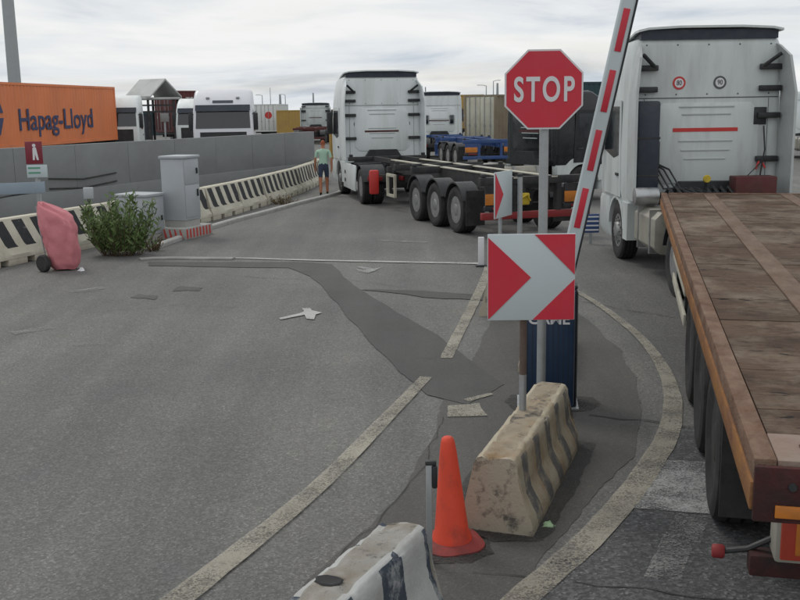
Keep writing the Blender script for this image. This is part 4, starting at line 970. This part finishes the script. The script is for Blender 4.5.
# lamp posts
def lamp_post(label, loc, h, r, arm=1.0, name='lamp_post'):
    t = thing(name, label, 'lamp post', loc)
    bm = bmn(); tube(bm, [(0, 0, -.05), (0, 0, h*.5), (0, 0, h)], [r, r*.8, r*.55], 10); part('pole', bm, 'pole', t)
    if arm:
        bm = bmn(); tube(bm, [(0, 0, h-.05), (-arm*.5, 0, h+.12), (-arm, 0, h+.15)], r*.4, 6); part('arm', bm, 'pole', t); bx('lamp_head', 'zinc', t, -arm-.55, -arm+.1, -.15, .15, h+.07, h+.2, .03)
    return t
hm = lamp_post('thick grey high mast rising behind the orange container', (-21.45, 57.5, 0), 26, .38, 0, 'light_mast')
bm = bmn(); lathe(bm, [(.3, 25.2), (1.2, 25.2), (1.2, 25.4), (.3, 25.4)], 'z', 16); part('lamp_ring', bm, 'zinc', hm)
for (px_, d, h, r, a, lb) in ((-.132, 280, 6.6, .16, 1.2, 'leftmost thin lamp post beyond the pale container with red disc'), (-.124, 300, 9.0, .14, 0, 'tall thin mast beyond the pale container with red disc'),
                          (-.1145, 260, 6.4, .45, 0, 'thick pale post rising behind the ochre container'), (-.1095, 290, 6.8, .16, 1.2, 'thin lamp post right of the thick pale post'),
                          (-.082, 250, 6.6, .3, 0, 'dark post rising above the distant white truck'), (.028, 250, 7.6, .25, 0, 'short post peeking above low roofed truck'),
                          (.0875, 230, 7.3, .16, 1.5, 'lamp post with long arm above the cream doored container'), (.0945, 230, 8.3, .15, -1.5, 'taller lamp post just left of the STOP sign'), (.0985, 220, 7.6, .4, 0, 'thick post just left of the STOP sign')):
    lamp_post(lb, (px_*d, d, 0), h, r, a)

# ------------------------------------------------------------------ island: barriers, signs, gate, cone
mprof = [(.245, 0), (.245, .05), (.23, .11), (.165, .23), (.150, .34), (.138, .455), (.118, .49), (.09, .50)]
def mini(label, loc, rz, L, mats, tilt=0):
    bm = barrier_mesh(L, mprof, 64, .0035, .07, 3)
    o = part('concrete_barrier', bm, mats, None, loc, (tilt, 0, rz), ang=50); tag(o, label, 'barrier', 'low concrete barriers on the traffic island'); return o
YB = -math.radians(19.3)
mini('low striped concrete barrier carrying the red and white chevron sign', (.58, 5.93, 0), YB, 1.82, ['mini', 'concl'])
b1 = mini('low white and navy concrete barrier nearest the camera, in front of the cone', (-.56, 3.80, 0), -math.radians(25.5), 1.30, ['mini2', 'concg'])
bm = bmn(); rings = []
for rr_, zz in ((.062, .0), (.055, .005), (.04, .002), (.028, .001)): rings.append([(rr_*1.15*math.cos(a)*(1+.25*nz(math.cos(a)*2, math.sin(a)*2, 1)), rr_*.8*math.sin(a)*(1+.25*nz(math.cos(a)*2, math.sin(a)*2, 1)), zz) for a in [2*PI*k/18 for k in range(18)]])
loft(bm, rings); part('lifting_hole', bm, 'shoe', b1, (-.03, .55, .503))  # raised black disc; the shade inside the hole is put into its colour
mini('low pale concrete barrier half hidden behind the blue gate cabinet', (1.42, 9.75, 0), YB+.17, 1.5, ['mini', 'concl'])
mini('low concrete barrier at far end of the island behind the chevron sign', (1.25, 12.55, 0), YB+.1, 1.6, ['mini', 'concl'])

def sign_post(parent, mat, x, y, z0, z1, r): 
    bm = bmn(); tube(bm, [(x, y, z0), (x, y, z1)], r, 14); return part('post', bm, mat, parent)
# chevron
cs = thing('chevron_sign', 'square red and white chevron sign on a post set in low barrier', 'sign', (.872, 6.93, .495), -.02)
lp = sign_post(cs, 'zinc', 0, 0, -.02, .27, .026); lp['label'] = 'bare grey lower end of the post'
sign_post(cs, 'brown', 0, 0, .27, 1.24, .0255)
CW = .305; cz = .98; cx = .048
bx('plate', 'signwhite', cs, cx-CW, cx+CW, -.048, -.030, cz-CW, cz+CW, .004)
def tri(pts):
    bm = bmn(); prism(bm, [(cx-CW+.004+p[0]*(2*CW-.008), cz+CW-.004-p[1]*(2*CW-.008)) for p in pts], 'y', -.0525, -.0475); part('red_field', bm, 'signred', cs)
tri([(0, .03), (.495, .5), (.01, .985), (0, .985)]); tri([(.535, 0), (1, 0), (1, .47)]); tri([(.52, 1), (1, 1), (1, .525)])
for z in (.80, 1.16): bx('clamp', 'zinc', cs, -.05, .05, -.032, .032, z-.02, z+.02, .004)
# STOP
ss = thing('stop_sign', 'red octagonal STOP sign with white letters on a tall grey post', 'sign', (1.16, 8.02, 0), -.03)
sign_post(ss, 'zinc', 0, 0, -.03, 2.98, .037)
sz = 2.775; ra = .305/math.cos(PI/8)
def octo(r, y0, y1, mat, name):
    bm = bmn(); prism(bm, [(r*math.cos(PI/8+k*PI/4)-.012, sz+r*math.sin(PI/8+k*PI/4)) for k in range(8)], 'y', y0, y1); return part(name, bm, mat, ss)
octo(ra, -.062, -.044, 'stopwhite', 'plate'); octo(ra*.955, -.0655, -.0615, 'signred', 'red_field')
text('lettering', 'STOP', .262, 'stopwhite', ss, (-.012, -.067, sz-.008), (PI/2, 0, 0), .66, .003, .006, None, 1.22)
for z in (2.62, 2.92): bx('clamp', 'zinc', ss, -.06, .06, -.045, .045, z-.02, z+.02, .004)
# gate cabinet and arm
GA = YB
gt = thing('barrier_gate', 'blue barrier gate cabinet with raised red striped white arm', 'barrier gate', (1.32, 8.72, 0), GA*.35)
bx('base_plate', 'zinc', gt, -.27, .27, -.2, .2, -.01, .02)
bx('cabinet', 'blue', gt, -.235, .235, -.17, .17, .02, 1.08, .02)
bx('lid', 'dark', gt, -.245, .245, -.18, .18, 1.081, 1.12, .015)
bx('edge_trim', 'dark', gt, .236, .25, -.172, .172, .03, 1.06, .004)
for x in (-.228, .215): bx('front_trim', 'navy', gt, x, x+.015, -.178, -.171, .05, 1.05)
for k in range(9): bx('groove', 'navy', gt, -.19+k*.045, -.186+k*.045, -.1735, -.1695, .08, .98)
text('lettering', 'CAME', .13, 'stopwhite', gt, (0.0, -.175, .815), (PI/2, 0, 0), 1.05, .002, .003)
AL = 3.9; tilt = .202
bm = bmn(); rings = []
for z, w, d in ((-.06, .062, .035), (.0, .062, .036), (AL, .058, .034)):
    rings.append([(x, y, z) for x, y in ((-w, -d*.6), (-w*.8, -d), (w*.8, -d), (w, -d*.6), (w, d*.6), (w*.8, d), (-w*.8, d), (-w, d*.6))])
loft(bm, rings); ao = part('arm', bm, 'signwhite', gt, (.08, -.235, .98), (.03, tilt, 0))
z = .18
while z < AL-.4:
    bx('red_band', 'signred', ao, -.022, .03, -.0415, -.036, z, z+.34, .001); z += .49
bx('shade_strip', 'dark', ao, .062, .078, -.015, .015, -.04, AL-.02)  # dark strip on the arm's right edge; its shaded thickness put into colour
bm = bmn(); lathe(bm, [(.0, -.27), (.06, -.26), (.07, -.25), (.07, -.17), (.0, -.16)], 'y', 18); part('pivot', bm, 'dark', gt, (.08, 0, .98))
# small second chevron seen edge-on, posts on far island
s2 = thing('chevron_sign', 'small chevron sign seen edge on before the skeletal trailer', 'sign', (1.36, 13.2, .495), math.radians(62))
sign_post(s2, 'zinc', 0, .02, -.02, 1.3, .025)
bx('plate', 'signwhite', s2, -.3, .3, -.03, -.012, .72, 1.32, .004)
bm = bmn(); prism(bm, [(-.29, .73), (-.29, 1.31), (-.02, 1.02)], 'y', -.035, -.029); part('red_field', bm, 'signred', s2)
pp = thing('metal_post', 'thin grey metal post left of the STOP sign post', 'post', (1.62, 13.35, .48), 0)
sign_post(pp, 'zinc', 0, 0, -.02, 1.28, .034); bm = bmn(); lathe(bm, [(.0, 1.30), (.038, 1.285), (.038, 1.25), (.034, 1.25)], 'z', 14); part('cap', bm, 'dark', pp)
wp = thing('white_marker', 'short white marker post at the end of the stop line', 'marker', (1.38, 16.7, 0), 0)
bx('post', 'stopwhite', wp, -.05, .05, -.03, .03, -.01, .5, .01); bx('foot', 'dark', wp, -.09, .09, -.08, .08, -.01, .03, .01)
bp = thing('louvre_panel', 'small blue and white striped panel by the front of the flatbed truck', 'panel', (3.72, 19.3, 0), 0)
bx('board', 'trblue', bp, -.16, .16, -.02, .02, .22, .58, .006)
for k in range(4): bx('white_bar', 'stopwhite', bp, -.15, .15, -.026, -.0205, .26+k*.085, .29+k*.085)
bx('leg', 'zinc', bp, -.03, .03, -.015, .015, -.01, .225)

# cone
cn = thing('traffic_cone', 'plain red orange traffic cone between the two low barriers', 'cone', (.30, 5.78, 0), .3)
bm = bmn(); loft(bm, [rring(0, .185, .185, -.185, .13, 8), rring(.022, .185, .185, -.185, .13, 8), rring(.045, .15, .15, -.15, .13, 8)]); part('base', bm, 'coneb', cn, rz=(.03, -.02, 0))
bm = bmn(); lathe(bm, [(.125, .04), (.118, .07), (.105, .10), (.052, .60), (.042, .665), (.036, .685), (.024, .695), (.0, .697)], 'z', 28); part('body', bm, 'cone', cn, rz=(-.01, -.035, 0))
dp = thing('delineator_post', 'slim silver post with black clip in front of the cone', 'post', (.152, 5.52, 0), 0)
bm = bmn(); box(bm, -.017, .017, -.012, .012, -.02, .63, .004); part('tube', bm, 'zinc', dp)
bx('clip', 'dark', dp, .018, .05, -.02, .02, .47, .61, .012); bx('cap', 'dark', dp, -.02, .045, -.015, .015, .612, .64, .006)
def scrap(label, loc, r, mat, seed):
    rnd = random.Random(seed); bm = bmn(); rings = []
    for j in range(4): rings.append([(r*(1-.25*j)*math.cos(a)*(1+.4*rnd.uniform(-1, 1)), r*(1-.25*j)*math.sin(a)*(1+.4*rnd.uniform(-1, 1)), .35*r*j*rnd.uniform(.6, 1.2)) for a in [2*PI*k/9 for k in range(9)]])
    loft(bm, rings); tag(part('litter', bm, mat, None, loc), label, 'litter')
scrap('crumpled pale green scrap on the asphalt right of the low barrier', (.93, 6.02, .006), .035, 'litter', 2)
scrap('white paper scrap beside the pink covered cart', (-5.42, 16.85, .006), .06, 'stopwhite', 4)

# ------------------------------------------------------------------ walking person
ps = thing('person', 'person in pale green shirt and navy shorts walking beside the striped barriers', 'person', (-2.32, 31.35, 0), .1)
J = {'pel': (0, 0, .92, .135, .10), 'wst': (0, 0, 1.06, .130, .095), 'chs': (0, .01, 1.28, .155, .105), 'nkb': (0, 0, 1.42, .075, .07), 'nck': (0, .01, 1.48, .052, .052), 'hd1': (0, .025, 1.56, .072, .085), 'hd2': (0, .02, 1.65, .075, .09), 'top': (0, .01, 1.71, .045, .055)}
for s_, n_ in ((-1, 'l'), (1, 'r')):
    f = .10*s_
    J.update({'hip'+n_: (s_*.09, 0, .86, .088, .092), 'kne'+n_: (s_*.105, f+.03, .48, .058, .06), 'ank'+n_: (s_*.105, f*1.5-.02, .09, .038, .042), 'too'+n_: (s_*.115, f*1.5+.15, .035, .04, .03),
              'sho'+n_: (s_*.185, 0, 1.38, .062, .06), 'elb'+n_: (s_*.245, -f*.5-.02, 1.11, .043, .043), 'wri'+n_: (s_*.255, -f*.8+.05, .88, .029, .03), 'han'+n_: (s_*.25, -f*.8+.07, .80, .03, .036)})
E_ = [('pel', 'wst'), ('wst', 'chs'), ('chs', 'nkb'), ('nkb', 'nck'), ('nck', 'hd1'), ('hd1', 'hd2'), ('hd2', 'top')]
for n_ in 'lr': E_ += [('pel', 'hip'+n_), ('hip'+n_, 'kne'+n_), ('kne'+n_, 'ank'+n_), ('ank'+n_, 'too'+n_), ('chs', 'sho'+n_), ('sho'+n_, 'elb'+n_), ('elb'+n_, 'wri'+n_), ('wri'+n_, 'han'+n_)]
fx = []
for s_, n_ in ((-1, 'l'), (1, 'r')):      # five fingers on each hand
    hx, hy, hz = J['han'+n_][:3]
    for k in range(4):
        a = 'fa%d%s' % (k, n_); b = 'fb%d%s' % (k, n_); L = (.055, .065, .06, .048)[k]
        J[a] = (hx, hy+.028-.019*k, hz-.05, .0095, .0095); J[b] = (hx-s_*.015, hy+.03-.02*k, hz-.05-L, .008, .008); fx += [('han'+n_, a), (a, b)]
    J['th'+n_] = (hx-s_*.02, hy+.05, hz-.03, .011, .011); J['ti'+n_] = (hx-s_*.025, hy+.065, hz-.075, .009, .009); fx += [('han'+n_, 'th'+n_), ('th'+n_, 'ti'+n_)]
E_ += fx
names = list(J); me = bpy.data.meshes.new('body'); me.from_pydata([J[n][:3] for n in names], [(names.index(a), names.index(b)) for a, b in E_], [])
bo = bpy.data.objects.new('body', me); C.objects.link(bo)
sm_ = bo.modifiers.new('skin', 'SKIN'); bo.modifiers.new('sub', 'SUBSURF').levels = 2
for i, n in enumerate(names):
    d_ = me.skin_vertices[0].data[i]; d_.radius = J[n][3:5]; d_.use_root = (n == 'pel')
bpy.context.view_layer.update()
m2 = bpy.data.meshes.new_from_object(bo.evaluated_get(bpy.context.evaluated_depsgraph_get())); bpy.data.objects.remove(bo)
for mm in ('skin', 'shirt', 'shorts', 'shoe', 'hair'): m2.materials.append(MT[mm])
for p_ in m2.polygons:
    c_ = p_.center; k = 0
    if c_.z < .095: k = 3
    elif .56 < c_.z < .98 and abs(c_.x) < .215: k = 2
    elif .98 <= c_.z < 1.435 and abs(c_.x) < .215: k = 1
    elif c_.z > 1.18 and c_.z < 1.45: k = 1
    elif c_.z > 1.57 and (c_.y < .05 or c_.z > 1.68): k = 4
    p_.material_index = k; p_.use_smooth = True
place('body', m2, ps)
bm = bmn(); 
for s_ in (-1, 1): lathe(bm, [(.0, -.012), (.022, -.008), (.026, 0), (.022, .008), (.0, .012)], 'x', 10, (s_*.078, .01, 1.60))
prism(bm, [(-.012, 1.585), (.012, 1.585), (.004, 1.63), (-.004, 1.63)], 'y', .10, .128); part('ears_and_nose', bm, 'skin', ps)
